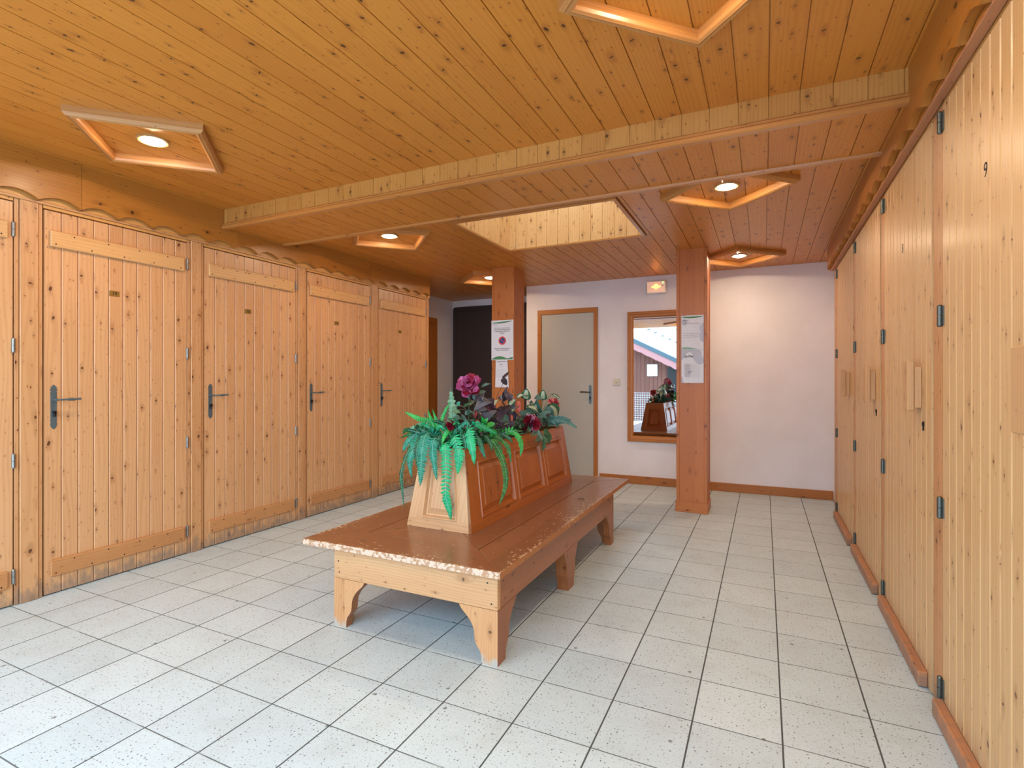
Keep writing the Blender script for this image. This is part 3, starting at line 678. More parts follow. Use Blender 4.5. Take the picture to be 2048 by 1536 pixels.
# ------------------------------------------------------------ locker doors on the right
def right_door(y0, y1, number, label, hy, lock):
    w = y1-y0
    t = empty('locker_door', (XR, y0, 0)); tag(t, label, 'locker door', 'tall plank locker doors along the right wall')
    g_ = .004; n = max(1, round(w/.0765))
    mb = MB(); mb.grooved(g_, w-g_, 0.008, ZDR, -0.035, 0.0, M['doorR'], Y, Z, (-1, 0, 0), (w-2*g_)/n, g_, 0.0115, 0.005, 'Z'); mb.build('plank_panel', t)
    for z in (2.21, 1.49, 0.775, 0.065+.04):
        mb = MB(); hinge_mb(mb, w+.004, -.008, z, 1, M['steelR']); mb.box(-.004, .002, w-.022, w+.006, z-.036, z+.036, M['steelR'], 'Z', .001); mb.build('hinge', t)
    mb = MB(); mb.box(-.034, -.0005, .05, w-.006, .004, .066, M['plinth'], 'Y', .004); mb.build('plinth', t)
    mb = MB(); mb.box(-.026, -.0005, hy, hy+.075, 1.133, 1.308, M['block'], 'Z', .003); hb = mb.build('handle_block', t)
    mb = MB(); mb.box(-.052, -.0265, hy-.004, hy+.08, 1.120, 1.333, M['block'], 'Z', .004); mb.build('grip', hb)
    if lock:
        mb = MB(); mb.lathe([(.0105, 0), (.0105, -.004), (.008, -.006), (0, -.006)], M['irondark'], (-.0, hy-.025, 1.068), 16, 'X'); mb.box(-.004, 0, hy-.031, hy-.019, 1.04, 1.068, M['irondark'], 'Z', .001); mb.build('keyhole', t)
    if number:
        text_mesh('digit', number[0], .065, M['ink'], Vector((-.0004, number[1]-y0, 1.879)), FACE_MINUS_X, t, label='black painted digit')
    return t
right_door(*doorsR[0], ('9', 2.04), 'nearest tall pine locker door on the right, marked with a black 9', 1.625-1.475, False)
right_door(*doorsR[1], ('8', 3.09), 'second tall pine locker door from the right edge, with a black keyhole', 2.745-2.602, True)
right_door(*doorsR[2], ('7', 4.13), 'third tall pine locker door from the right edge, between two hinge columns', 3.762-3.632, True)
right_door(*doorsR[3], None, 'farthest tall pine locker door on the right, beside the white back wall', 4.81-4.642, False)

# ------------------------------------------------------------ grey door in the back wall
XD0, XD1, DT = -2.675, -1.868, 2.160
dd = empty('door_1', (XD0, YW, 0)); tag(dd, kind='structure')
fw = 0.052; O = (XD0, YW, 0)
mb = MB(); f_ = M['dframe']
mb.box(XD0, XD0+fw, YW-.020, YW+.01, 0, DT, f_, 'Z', .003); mb.box(XD1-fw, XD1, YW-.020, YW+.01, 0, DT, f_, 'Z', .003); mb.box(XD0, XD1, YW-.021, YW+.01, DT-fw-.008, DT, f_, 'X', .003)
mb.build('door_frame', dd, origin=O)
mb = MB(); mb.box(XD0+fw, XD1-fw, YW-.006, YW+.02, 0.006, DT-fw-.008, M['greydoor'], 'Z', .002); mb.build('door_leaf', dd, origin=O)
mb = MB()
xh = -1.965; zc = 1.07
mb.prism([(xh+a, zc+b_) for a, b_ in plate_outline(.036, .25)], 'Y', YW-.010, YW-.0065, M['iron'], 'Z')
mb.cyl((xh, YW-.010, 1.10), (xh, YW-.055, 1.10), .007, M['iron'], 12); mb.tube([(xh+.004, YW-.055, 1.10), (xh-.03, YW-.057, 1.101), (xh-.075, YW-.055, 1.103), (xh-.118, YW-.052, 1.102)], .0062, M['irondark'], 10, r2=.0085)
mb.box(xh-.006, xh+.006, YW-.022, YW-.010, 1.01, 1.045, M['irondark'], 'Z', .002)
mb.build('door_handle', dd, origin=O)

# dark door at the end of the alcove
YA = 7.10
d2 = empty('door_2', (-4.36, YA, 0)); tag(d2, kind='structure'); O = (-4.36, YA, 0)
x0, x1 = -4.385, -2.86
def rr(x0, x1, z0, z1, r):
    return [(x0, z0), (x1, z0), (x1, z1-r)]+[(x1-r+r*math.cos(t), z1-r+r*math.sin(t)) for t in (R_(k) for k in (15, 30, 45, 60, 75, 90))]+[(x0+r-r*math.sin(t), z1-r+r*math.cos(t)) for t in (R_(k) for k in (0, 15, 30, 45, 60, 75))]+[(x0, z1-r)]
mb = MB(); mb.prism(rr(x0, x1, 0, 2.385, .045), 'Y', YA-.05, YA, M['brownmetal']); mb.build('door_surround', d2, origin=O)
mb = MB(); mb.box(x0+.09, x1-.02, YA-.062, YA-.05, .01, 2.31, M['brownmetal'], 'Z', .003); lf = mb.build('door_leaf', d2, origin=O)
mb = MB(); mb.box(-3.985, -3.05, YA-.066, YA-.061, .2, 2.115, M['irondark'], 'Z'); mb.box(-3.90, -3.12, YA-.067, YA-.063, .24, 2.085, M['darkglass'], 'Z'); mb.build('glazing', lf, origin=(0, 0, 0))
mb = MB(); mb.box(-2.905, -2.865, YA-.08, YA-.062, 1.84, 1.90, M['plastic_w'], 'Z', .003); mb.build('door_closer', lf, origin=(0, 0, 0))
# brown framed door in the side of the alcove
d3 = empty('door_3', (-4.42, 5.75, 0)); tag(d3, kind='structure'); O = (-4.42, 5.75, 0)
mb = MB(); mb.box(-4.42, -4.395, 6.56, 6.63, 0, 2.17, f_, 'Z', .003); mb.box(-4.42, -4.395, 5.72, 5.79, 0, 2.17, f_, 'Z', .003); mb.box(-4.42, -4.394, 5.72, 6.63, 2.10, 2.17, f_, 'Y', .003); mb.build('door_frame', d3, origin=O)
mb = MB(); mb.box(-4.42, -4.41, 5.79, 6.56, 0.005, 2.10, M['dframe'], 'Z', .003); mb.build('door_leaf', d3, origin=O)

# ------------------------------------------------------------ mirror
mx0, mx1, mz0, mz1 = -1.492, -0.60, 0.512, 2.072
mt = empty('wall_mirror', (mx0, YW, mz0)); tag(mt, 'pine-framed wall mirror partly hidden by the right pillar, reflecting the planter', 'mirror'); O = (mx0, YW, mz0)
mb = MB(); fw = .072
prof = [(0, 0), (0, -.030), (.008, -.036), (.030, -.036), (.036, -.028), (.058, -.024), (.066, -.014), (.072, -.008), (.072, 0)]
cs = [(mx0, mz0, 1, 1), (mx1, mz0, -1, 1), (mx1, mz1, -1, -1), (mx0, mz1, 1, -1)]
for k in range(4):
    a, b_ = cs[k], cs[(k+1) % 4]
    P = lambda c, p: (c[0]+c[2]*p[0], YW+p[1]-.0005, c[1]+c[3]*p[0])
    for i in range(len(prof)-1):
        mb.poly([P(b_, prof[i]), P(b_, prof[i+1]), P(a, prof[i+1]), P(a, prof[i])][::1], M['dframe'], 'X' if k % 2 == 0 else 'Z')
mb.build('frame', mt, origin=O)
mb = MB(); mb.box(mx0+.066, mx1-.066, YW-.009, YW-.003, mz0+.066, mz1-.066, M['mirror']); mb.build('mirror_glass', mt, origin=O)

# emergency light and switch
et = empty('emergency_light', (-1.147, YW, 2.272)); tag(et, 'small white emergency light glowing orange, high on the back wall above the mirror', 'emergency light')
mb = MB(); mb.box(-.118, .118, -.05, -.0005, 0, .155, M['plastic_w'], 'X', .008); mb.build('housing', et)
mb = MB(); mb.box(-.103, .103, -.056, -.0505, .014, .141, M['glowsoft'], 'X', .004); dfm = mb.build('diffuser', et)
mb = MB(); mb.lathe([(.028, 0), (.024, -.005), (.012, -.009), (0, -.010)], M['glow'], (0, -.057, .082), 20, 'Y'); mb.box(-.05, .05, -.058, -.0565, .07, .086, M['glow'], 'X', .001); mb.build('glowing_bulb', dfm)
mb = MB(); mb.cyl((.078, -.058, .125), (.078, -.055, .125), .009, M['led'], 12); mb.build('green_indicator', et, label='green indicator lamp')
mb = MB(); mb.cyl((.078, -.058, .088), (.078, -.055, .088), .006, M['irondark'], 12); mb.build('test_button', et)
st = empty('light_switch', (-1.630, YW, 1.182)); tag(st, 'cream square light switch on the white wall between the grey door and mirror', 'light switch')
mb = MB(); mb.box(-.043, .043, -.012, -.0005, 0, .086, M['plastic'], 'X', .004); mb.build('plate', st)
mb = MB(); mb.box(-.029, .029, -.017, -.0125, .014, .072, M['plastic'], 'X', .003); rk = mb.build('rocker', st)
mb = MB(); mb.box(-.009, .009, -.0178, -.0172, .036, .042, M['irondark'], 'X'); mb.build('mark', rk)

# ------------------------------------------------------------ notices
def wavy(x0, x1, y, zf0, zf1, m):
    """filled band between two curves z=f0(t), z=f1(t)"""
    mb = MB(); n = 24
    for i in range(n):
        a, b_ = i/n, (i+1)/n; xa, xb = x0+(x1-x0)*a, x0+(x1-x0)*b_
        mb.poly([(xa, y, zf0(a)), (xb, y, zf0(b_)), (xb, y, zf1(b_)), (xa, y, zf1(a))], m)
    return mb
yp = 5.190-.0035
t = empty('notice', (-2.6, yp, 1.47)); tag(t, 'white notice with a round no-parking sign and green waves, on the left pillar', 'notice'); O = (-2.6, yp, 1.47)
nx0, nx1, nz0, nz1 = -2.727, -2.458, 1.472, 1.909
mb = MB(); mb.box(nx0, nx1, yp-.001, yp, nz0, nz1, M['paper']); sh = mb.build('sheet', t, origin=O)
cxn = (nx0+nx1)/2
mb = wavy(nx0+.006, nx1-.014, yp-.0014, lambda a: nz1-.030-.012*math.sin(a*math.pi)+.016*a, lambda a: nz1-.024+.014*a, M['green_ink']); mb.build('green_band', sh, origin=(0, 0, 0))
mb = wavy(nx0+.006, nx1-.008, yp-.0014, lambda a: nz0+.006, lambda a: nz0+.014+.028*math.sin(min(1, a*1.35)*math.pi)**1+.018*max(0, a-.7)*3.3, M['green_ink']); mb.build('green_band', sh, origin=(0, 0, 0))
def tx(body, size, x, z, m=M['ink'], nm='lettering', par=None, al='CENTER', bold=0.0, y=None):
    return text_mesh(nm, body, size, m, Vector((x, (yp if y is None else y)-.0018, z)), FACE_MINUS_Y, par, al, 0.0001, bold=bold)
for o in (tx('Résidence Le Chardonnet', .0185, cxn, nz1-.085, M['inkgrey'], par=sh), tx('Nous vous remercions de ne\npas stationner devant les\ngarages.', .0170, cxn, nz1-.122, par=sh, bold=.0003),
          tx('Please do not park your car in\nfront to the garage box', .0155, cxn, nz0+.118, par=sh, bold=.0003)): pass
mb = MB(); mb.box(cxn-.10, cxn+.10, yp-.0016, yp-.0012, nz1-.0945, nz1-.0935, M['inkgrey']); mb.build('underline', sh)
zc = nz0+.212; sg = MB()
sg.lathe([(.046, 0), (.046, -.0006), (0, -.0006)], M['red_ink'], (cxn, yp-.0010, zc), 40, 'Y'); ns = sg.build('no_parking_sign', sh)
mb = MB(); mb.lathe([(.031, 0), (.031, -.0004), (0, -.0004)], M['blue_ink'], (cxn, yp-.0016, zc), 40, 'Y'); mb.build('blue_disc', ns)
mb = MB(); r = .031; a = R_(-48); dx, dz = math.cos(a), math.sin(a); px, pz = -dz*.0035, dx*.0035
mb.poly([(cxn-dx*r-px, yp-.0022, zc-dz*r-pz), (cxn+dx*r-px, yp-.0022, zc+dz*r-pz), (cxn+dx*r+px, yp-.0022, zc+dz*r+pz), (cxn-dx*r+px, yp-.0022, zc-dz*r+pz)], M['red_ink']); mb.build('slash', ns)
def lines(nm, par, x0, x1, z0, z1, n, m, y, h=.0016, seed=1, ragged=.3):
    rnd = random.Random(seed); mb = MB()
    for i in range(n):
        z = z1-(z1-z0)*i/max(1, n-1); x = x0; xe = x1-(rnd.random()*ragged*(x1-x0))
        while x < xe:
            wl = rnd.uniform(.004, .013); mb.box(x, min(x+wl, xe), y-.0006, y-.0001, z, z+h, m); x += wl+.002
    return mb.build(nm, par)
lines('small_print', sh, nx0+.010, nx0+.048, nz1-.050, nz1-.049, 1, M['ink'], yp-.001, .0035, 5, 0)
lines('small_print', sh, nx0+.050, nx0+.070, nz1-.056, nz1-.055, 1, M['ink'], yp-.001, .0035, 6, 0)
lines('small_print', sh, nx1-.045, nx1-.022, nz0+.072, nz0+.073, 1, M['inkgrey'], yp-.001, .003, 7, 0)
t = empty('notice', (-2.6, yp, 1.17)); tag(t, 'smaller typed white sheet hanging below the no-parking notice on the left pillar', 'notice')
mb = MB(); y2 = yp-.0002
pts = [(-2.680, 1.171), (-2.512, 1.171), (-2.530, 1.4715), (-2.672, 1.4715)]
mb.prism(pts, 'Y', y2-.0008, y2, M['paper']); sh = mb.build('sheet', t, origin=(-2.6, yp, 1.17))
s0 = empty  # (kept short)
q = (0, 0, 0)
lines('heading', sh, -2.658, -2.542, 1.450, 1.451, 1, M['inkgrey'], y2-.001, .007, 11, 0)
mb = MB(); mb.box(-2.622, -2.612, y2-.0016, y2-.001, 1.420, 1.430, M['ink']); mb.box(-2.600, -2.591, y2-.0016, y2-.001, 1.419, 1.429, M['ink']); mb.box(-2.620, -2.585, y2-.0016, y2-.001, 1.404, 1.407, M['inkgrey']); mb.build('emblem', sh)
lines('typed_lines', sh, -2.665, -2.535, 1.285, 1.37, 9, M['inkline'], y2-.001, seed=4)
for ch in kids(sh):
    pass
# the lettering parts above are built in room coordinates; the sheets sit at (-2.6, yp, z)
def rebase(root):
    """sheet meshes carry an offset origin, their writing is in room coordinates"""
    for s in kids(root):
        for c_ in kids(s):
            c_.location = -root.location
            for g2 in kids(c_): g2.location = (0, 0, 0)
for o in [o for o in bpy.data.objects if o.name.startswith('notice')]: rebase(o)
y3 = 5.225-.0035
t = empty('notice', (-0.6, y3, 1.22)); tag(t, 'two long wrinkled notices taped one above the other, on the right pillar', 'notice')
px0, px1, pz0, pz1, pzm = -0.708, -0.508, 1.224, 1.862, 1.534
def wrinkled(z0, z1, seed):
    mb = MB(); nx, nz = 34, 64; V = []; F = []
    for j in range(nz+1):
        for i in range(nx+1):
            x = px0+(px1-px0)*i/nx; z = z0+(z1-z0)*j/nz
            e = min(i, nx-i, 7)/7*min(j, nz-j, 7)/7
            n = abs(mnoise.noise(Vector((x*14, z*11, seed))))*.010*e+abs(mnoise.noise(Vector((x*40, z*26, seed+9))))*.003*e
            V.append((x, y3-.001-n, z))
    for j in range(nz):
        for i in range(nx): a = j*(nx+1)+i; F.append((a, a+1, a+nx+2, a+nx+1))
    b0 = len(V); V2 = [(x, y3, z) for x, y, z in V]
    mb.faces(V, F, M['paper'], 'Z', True)
    k = mb.mat(M['paper_wet'])
    for fi, f in enumerate(F):
        c_ = sum((Vector(V[i]) for i in f), Vector())/4
        if mnoise.noise(Vector((c_.x*9, c_.z*12, seed+3))) > .22: mb.mi[fi] = k
    mb.box(px0, px1, y3-.0008, y3, z0, z1, M['paper'])
    return mb
O = (-0.6, y3, 1.22)
s1 = wrinkled(pzm, pz1, 2.1).build('upper_sheet', t, origin=O); s2 = wrinkled(pz0, pzm-.001, 5.7).build('lower_sheet', t, origin=O)
yy = y3-.0105
mb = wavy(px0+.01, px1-.01, y3-.004, lambda a: pz1-.020-.010*math.sin(a*math.pi)+.004*a, lambda a: pz1-.012, M['green_ink']); mb.build('green_band', s1)
tx('Résidence Le Chardonnet', .0125, (px0+px1)/2, pz1-.078, M['inkgrey'], par=s1, y=yy); lines('small_print', s1, px0+.012, px0+.045, pz1-.047, pz1-.046, 1, M['ink'], y3-.0075, .003, 5, 0); lines('small_print', s1, px0+.047, px0+.066, pz1-.053, pz1-.052, 1, M['ink'], y3-.0075, .0035, 6, 0)
lines('typed_lines', s1, px0+.02, px1-.03, 1.655, 1.69, 3, M['inkgrey'], yy, .002, 8, .1)
mb = wavy(px0+.004, px1-.004, y3-.006, lambda a: pzm+.006, lambda a: pzm+.016+.012*math.sin(a*math.pi*1.3+.8), M['green_pale']); mb.build('green_band', s1)
tx('Le Cha', .026, px0+.068, 1.475, M['ink'], par=s2, bold=.0006, y=yy)
lines('typed_lines', s2, px0+.03, px0+.085, 1.285, 1.40, 12, M['inkgrey'], yy, .002, 3, .1)
mb = MB()
for k in range(12): mb.box(px0+.03, px1-.035, yy-.0008, yy-.0004, 1.28+k*.0108, 1.2808+k*.0108, M['inkline'])
mb.build('table_rules', s2)
rebase(t)

# ------------------------------------------------------------ bench
BX0, BX1, BY0, BY1, BZ = -2.157, -1.012, 2.003, 4.38, 0.43
LX0, LX1, LY0, LY1 = -1.985, -1.046, 2.046, 4.008
bn = empty('bench', ((LX0+LX1)/2, 3.0, 0)); tag(bn, 'long low wooden bench with a worn brown top, carrying the flower planter', 'bench')
O = bn.location.copy()
def bob(mb, nm, label=None): return mb.build(nm, bn, origin=O, label=label)
BW = 0.232; GP = 0.005; th = .028
# material uses object coordinates measured in the room: keep the top's own origin at the room's
def top_board(pts, mside, g):
    mb = MB(); n = len(pts)
    zt_, zb_ = BZ, BZ-th; e = .004
    c0 = Vector((sum(p[0] for p in pts)/n, sum(p[1] for p in pts)/n))
    ins = [tuple(Vector(p)+(c0-Vector(p)).normalized()*e) for p in pts]
    mb.poly([(p[0], p[1], zt_) for p in ins], M['bench_top'], g)
    for i in range(n):
        j = (i+1) % n
        mb.poly([(pts[i][0], pts[i][1], zt_-e), (pts[j][0], pts[j][1], zt_-e), (ins[j][0], ins[j][1], zt_), (ins[i][0], ins[i][1], zt_)], mside[i], g)
        mb.poly([(pts[i][0], pts[i][1], zb_), (pts[j][0], pts[j][1], zb_), (pts[j][0], pts[j][1], zt_-e), (pts[i][0], pts[i][1], zt_-e)], mside[i], g)
    mb.poly([(p[0], p[1], zb_) for p in pts][::-1], M['bench_side'], g)
    o = mb.build('seat_board', bn); o.location = -O; return o
e_, sd, tp = M['bench_edge'], M['bench_side_edge'], M['bench_top']
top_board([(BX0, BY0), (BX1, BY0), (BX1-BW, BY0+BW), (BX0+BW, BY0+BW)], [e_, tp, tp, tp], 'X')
top_board([(BX1, BY0), (BX1, BY1), (BX1-BW, BY1-BW), (BX1-BW, BY0+BW)], [sd, tp, tp, tp], 'Y')
top_board([(BX1, BY1), (BX0, BY1), (BX0+BW, BY1-BW), (BX1-BW, BY1-BW)], [sd, tp, tp, tp], 'X')
top_board([(BX0, BY1), (BX0, BY0), (BX0+BW, BY0+BW), (BX0+BW, BY1-BW)], [sd, tp, tp, tp], 'Y')
ix0, ix1, iy0, iy1 = BX0+BW+GP, BX1-BW-GP, BY0+BW+.002, BY1-BW-.002
iw = 0.215
top_board([(ix0, iy0), (ix1, iy0), (ix1-iw, iy0+iw), (ix0+iw, iy0+iw)], [tp]*4, 'X')
top_board([(ix1, iy0), (ix1, iy1), (ix1-iw, iy1-iw), (ix1-iw, iy0+iw)], [tp]*4, 'Y')
top_board([(ix1, iy1), (ix0, iy1), (ix0+iw, iy1-iw), (ix1-iw, iy1-iw)], [tp]*4, 'X')
top_board([(ix0, iy1), (ix0, iy0), (ix0+iw, iy0+iw), (ix0+iw, iy1-iw)], [tp]*4, 'Y')
mb = MB(); mb.box(ix0-.03, ix1+.03, iy0-.03, iy1+.03, BZ-th-.02, BZ-th-.001, M['bench_side'], 'Y'); bob(mb, 'under_panel')
ZA0 = .243
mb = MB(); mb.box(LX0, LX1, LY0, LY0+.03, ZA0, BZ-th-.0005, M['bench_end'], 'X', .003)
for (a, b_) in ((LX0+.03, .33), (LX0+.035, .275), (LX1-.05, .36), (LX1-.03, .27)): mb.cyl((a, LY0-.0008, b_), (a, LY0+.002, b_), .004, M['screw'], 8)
bob(mb, 'end_apron', 'worn front apron, pale partly from daylight in its colour')
mb = MB(); mb.box(LX0, LX1, LY1-.03, LY1, ZA0, BZ-th-.0005, M['bench_side'], 'X', .003); bob(mb, 'end_apron')
for a, b_ in ((LX1-.03, LX1), (LX0, LX0+.03)):
    mb = MB(); mb.box(a, b_, LY0+.031, LY1-.031, ZA0, BZ-th-.0005, M['bench_side'], 'Y', .003)
    if a > -1.5:
        for (yy_, zz) in ((2.12, .275), (2.10, .36), (2.45, .33), (3.08, .30), (3.9, .33)): mb.cyl((LX1-.001, yy_, zz), (LX1+.0008, yy_, zz), .004, M['screw'], 8)
    bob(mb, 'side_apron')
# ogee bracket: offset from the leg's plumb edge at height z (0..ZA0)
def ogee(n=16, wb=.085, wt=.195):
    tab = [(0, .080), (.13, .081), (.22, .088), (.30, .103), (.37, .113), (.44, .1155), (.54, .117), (.62, .122), (.70, .132), (.78, .147), (.86, .168), (.93, .186), (1, .196)]
    out = []
    for i in range(n*2+1):
        t_ = i/(n*2)
        for (a, wa), (b_, wb_) in zip(tab, tab[1:]):
            if a <= t_ <= b_: f = (t_-a)/(b_-a); break
        out.append((wa+(wb_-wa)*f, ZA0*t_))
    return out
og = ogee()
def leg_corner(sx, sy):
    """two bracket boards meeting at the corner"""
    xo = LX0 if sx < 0 else LX1; yo = LY0 if sy < 0 else LY1
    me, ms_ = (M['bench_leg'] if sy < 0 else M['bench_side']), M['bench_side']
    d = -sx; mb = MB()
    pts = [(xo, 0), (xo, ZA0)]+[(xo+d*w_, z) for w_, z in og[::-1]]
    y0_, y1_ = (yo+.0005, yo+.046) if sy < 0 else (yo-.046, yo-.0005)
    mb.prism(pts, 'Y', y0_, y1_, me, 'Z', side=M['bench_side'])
    e = -sy; pts = [(yo+e*.0465, 0), (yo+e*.0465, ZA0)]+[(yo+e*w_, z) for w_, z in og[::-1]]
    x0_, x1_ = (xo+.0005, xo+.046) if sx < 0 else (xo-.046, xo-.0005)
    mb.prism(pts, 'X', x0_, x1_, ms_, 'Z')
    return bob(mb, 'leg')
for sx in (-1, 1):
    for sy in (-1, 1): leg_corner(sx, sy)
for sx in (-1, 1):
    xo = LX0 if sx < 0 else LX1; yc = 3.02; mb = MB()
    pts = [(yc-w_*.62, z) for w_, z in og]+[(yc+w_*.62, z) for w_, z in og[::-1]]
    x0_, x1_ = (xo+.0005, xo+.07) if sx < 0 else (xo-.07, xo-.0005)
    mb.prism(pts, 'X', x0_, x1_, M['bench_side'], 'Z'); bob(mb, 'leg')

# ------------------------------------------------------------ planter box
PX0, PX1, PY0, PY1, PZ0, PZ1 = -1.823, -1.400, 2.440, 4.063, BZ+.0005, 0.872
INX, INY = .080, .035
pb = empty('planter', (-1.61, 3.25, PZ0)); tag(pb, 'tapered panelled wooden planter box full of artificial flowers, standing on the bench', 'planter'); PO = pb.location.copy()
def slab(corners, outn, panels, m, nm, label=None, g=None):
    """framed and raised-panel face on a trapezoid: corners BL, BR, TR, TL; panels (u0,u1) in 0..1, v range"""
    BL, BR, TR, TL = [Vector(c_) for c_ in corners]; n = Vector(outn).normalized()
    def P(u_, v_, d=0.0): return (BL.lerp(BR, u_)).lerp(TL.lerp(TR, u_), v_)+n*d
    wid = (BR-BL).length; hei = (TL-BL).length
    gx_ = (BR-BL).normalized(); gz_ = (TL-BL).normalized()
    mb = MB(); us = [0.0]+[x for p in panels['u'] for x in p]+[1.0]; v0, v1 = panels['v']
    def quad(a, b_, c_, d_, gg): 
        q = [a, b_, c_, d_]; nn = (q[1]-q[0]).cross(q[2]-q[0])
        if nn.dot(n) < 0: q = q[::-1]
        mb.poly(q, m, gg)
    quad(P(0, 0), P(1, 0), P(1, v0), P(0, v0), gx_); quad(P(0, v1), P(1, v1), P(1, 1), P(0, 1), gx_)
    for i in range(0, len(us), 2): quad(P(us[i], v0), P(us[i+1], v0), P(us[i+1], v1), P(us[i], v1), gz_)
    for (a, b_) in panels['u']:
        rings = [(0, 0), (.003, .006), (.011, .007), (.016, -.004), (.019, -.014), (.026, -.016), (.058, -.002), (.0595, .003)]
        def R4(ins, d):
            du, dv = ins/wid, ins/hei
            return [P(a+du, v0+dv, d), P(b_-du, v0+dv, d), P(b_-du, v1-dv, d), P(a+du, v1-dv, d)]
        for (i0, d0), (i1, d1) in zip(rings, rings[1:]):
            A, B = R4(i0, d0), R4(i1, d1)
            for k in range(4):
                j = (k+1) % 4; quad2 = [A[k], A[j], B[j], B[k]]
                nn = (quad2[1]-quad2[0]).cross(quad2[2]-quad2[0])
                if nn.dot(n) < -1e-9: quad2 = quad2[::-1]
                mb.poly(quad2, m, gx_ if k % 2 == 0 else gz_)
        A = R4(*rings[-1]); quad(*A, gz_)
    # thickness behind
    bk = [P(0, 0, -.02), P(1, 0, -.02), P(1, 1, -.02), P(0, 1, -.02)]; fr_ = [P(0, 0), P(1, 0), P(1, 1), P(0, 1)]
    for q_ in bk: q_.z = max(q_.z, PZ0)
    mb.poly(bk, m, gz_)
    for k in range(4): j = (k+1) % 4; mb.poly([fr_[k], fr_[j], bk[j], bk[k]], m, gz_)
    return mb.build(nm, pb, origin=PO, label=label)
tx0, tx1, ty0, ty1 = PX0+INX, PX1-INX+.015, PY0+INY, PY1-INY
slab([(PX0, PY0, PZ0), (PX1, PY0, PZ0), (tx1, ty0, PZ1), (tx0, ty0, PZ1)], (0, -1, .08), dict(u=[(.215, .785)], v=(.12, .80)), M['plant_end'], 'end_panel', 'worn end panel, its pale tone part wear, part painted daylight')
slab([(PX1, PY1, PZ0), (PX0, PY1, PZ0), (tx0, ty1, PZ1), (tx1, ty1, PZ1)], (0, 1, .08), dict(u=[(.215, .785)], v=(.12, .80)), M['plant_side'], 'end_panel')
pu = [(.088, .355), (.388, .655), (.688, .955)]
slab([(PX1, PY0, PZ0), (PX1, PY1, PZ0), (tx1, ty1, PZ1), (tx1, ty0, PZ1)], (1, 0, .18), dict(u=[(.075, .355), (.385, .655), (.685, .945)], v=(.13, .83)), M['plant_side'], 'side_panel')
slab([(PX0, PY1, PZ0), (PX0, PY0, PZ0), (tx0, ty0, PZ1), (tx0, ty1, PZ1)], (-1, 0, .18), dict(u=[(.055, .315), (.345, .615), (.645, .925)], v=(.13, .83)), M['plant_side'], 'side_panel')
mb = MB(); ring(mb, tx0, tx1, ty0, ty1, .018, PZ1-.001, PZ1+.006, M['plant_side']); mb.build('rim', pb, origin=PO)
mb = MB(); V = []; F = []; nx, ny = 8, 26
for j in range(ny+1):
    for i in range(nx+1):
        x = tx0+.012+(tx1-tx0-.024)*i/nx; y = ty0+.012+(ty1-ty0-.024)*j/ny; V.append((x, y, PZ1-.03+.02*mnoise.noise(Vector((x*9, y*9, 0)))))
for j in range(ny):
    for i in range(nx): a = j*(nx+1)+i; F.append((a, a+1, a+nx+2, a+nx+1))
mb.faces(V, F, M['soil'], 'Z', True); mb.build('soil', pb, origin=PO)
# ------------------------------------------------------------ artificial plants
M['jade'] = plain('jade_green_leaf', (16, 152, 104), 0.42, c2=(30, 176, 110), vscale=30)
M['teal'] = plain('teal_green_leaf', (22, 116, 92), 0.42, c2=(34, 142, 112), vscale=45, coat=0.15)
M['pine_green'] = plain('dark_fern_leaf', (22, 82, 58), 0.5, c2=(30, 106, 62), vscale=30)
M['mossy'] = plain('mossy_fern_leaf', (40, 104, 46), 0.5, c2=(58, 138, 62), vscale=30)
M['bright'] = plain('bright_green_leaf', (30, 160, 76), 0.45, c2=(52, 176, 70), vscale=25)
M['palegreen'] = plain('pale_sage_leaf', (128, 168, 140), 0.5, c2=(98, 148, 116), vscale=40)
M['midrib'] = plain('pale_midrib', (132, 188, 170), 0.5)
M['leaf'] = plain('deep_green_leaf', (36, 84, 60), 0.42, c2=(50, 104, 72), vscale=18, coat=0.2)
M['leafblue'] = plain('blue_green_leaf', (62, 104, 98), 0.45, c2=(76, 122, 114), vscale=18, coat=0.2)
M['cream_leaf'] = plain('cream_stripe', (182, 198, 170), 0.5)
M['plum'] = plain('plum_black_leaf', (48, 38, 52), 0.42, c2=(68, 56, 72), vscale=16, coat=0.2)
M['plumvein'] = plain('plum_vein', (120, 100, 118), 0.5)
M['slate'] = plain('slate_leaf', (78, 84, 100), 0.42, c2=(92, 96, 112), vscale=16)
M['stem'] = plain('green_stem', (66, 106, 60), 0.6)
M['darkstem'] = plain('dark_stem', (66, 56, 66), 0.6)
M['twig'] = plain('dry_twig', (112, 92, 60), 0.7)
M['magenta'] = plain('magenta_petal', (176, 60, 116), 0.55, c2=(206, 120, 168), vscale=35)
M['wine'] = plain('wine_red_petal', (128, 14, 38), 0.55, c2=(160, 26, 54), vscale=35)
M['pinkedge'] = plain('pale_petal_edge', (214, 150, 178), 0.55)
M['coral'] = plain('coral_petal', (222, 92, 92), 0.55, c2=(236, 138, 122), vscale=40)
rnd = random.Random(7)
def smooth_path(pts, n):
    pts = [Vector(p) for p in pts]; P = [pts[0]*2-pts[1]]+pts+[pts[-1]*2-pts[-2]]; out = []
    m_ = len(pts)-1
    for k in range(n+1):
        t_ = k/n*m_; i = min(int(t_), m_-1); f = t_-i
        a, b_, c_, d_ = P[i], P[i+1], P[i+2], P[i+3]
        out.append(0.5*((2*b_)+(c_-a)*f+(2*a-5*b_+4*c_-d_)*f*f+(3*b_-a-3*c_+d_)*f**3))
    return out
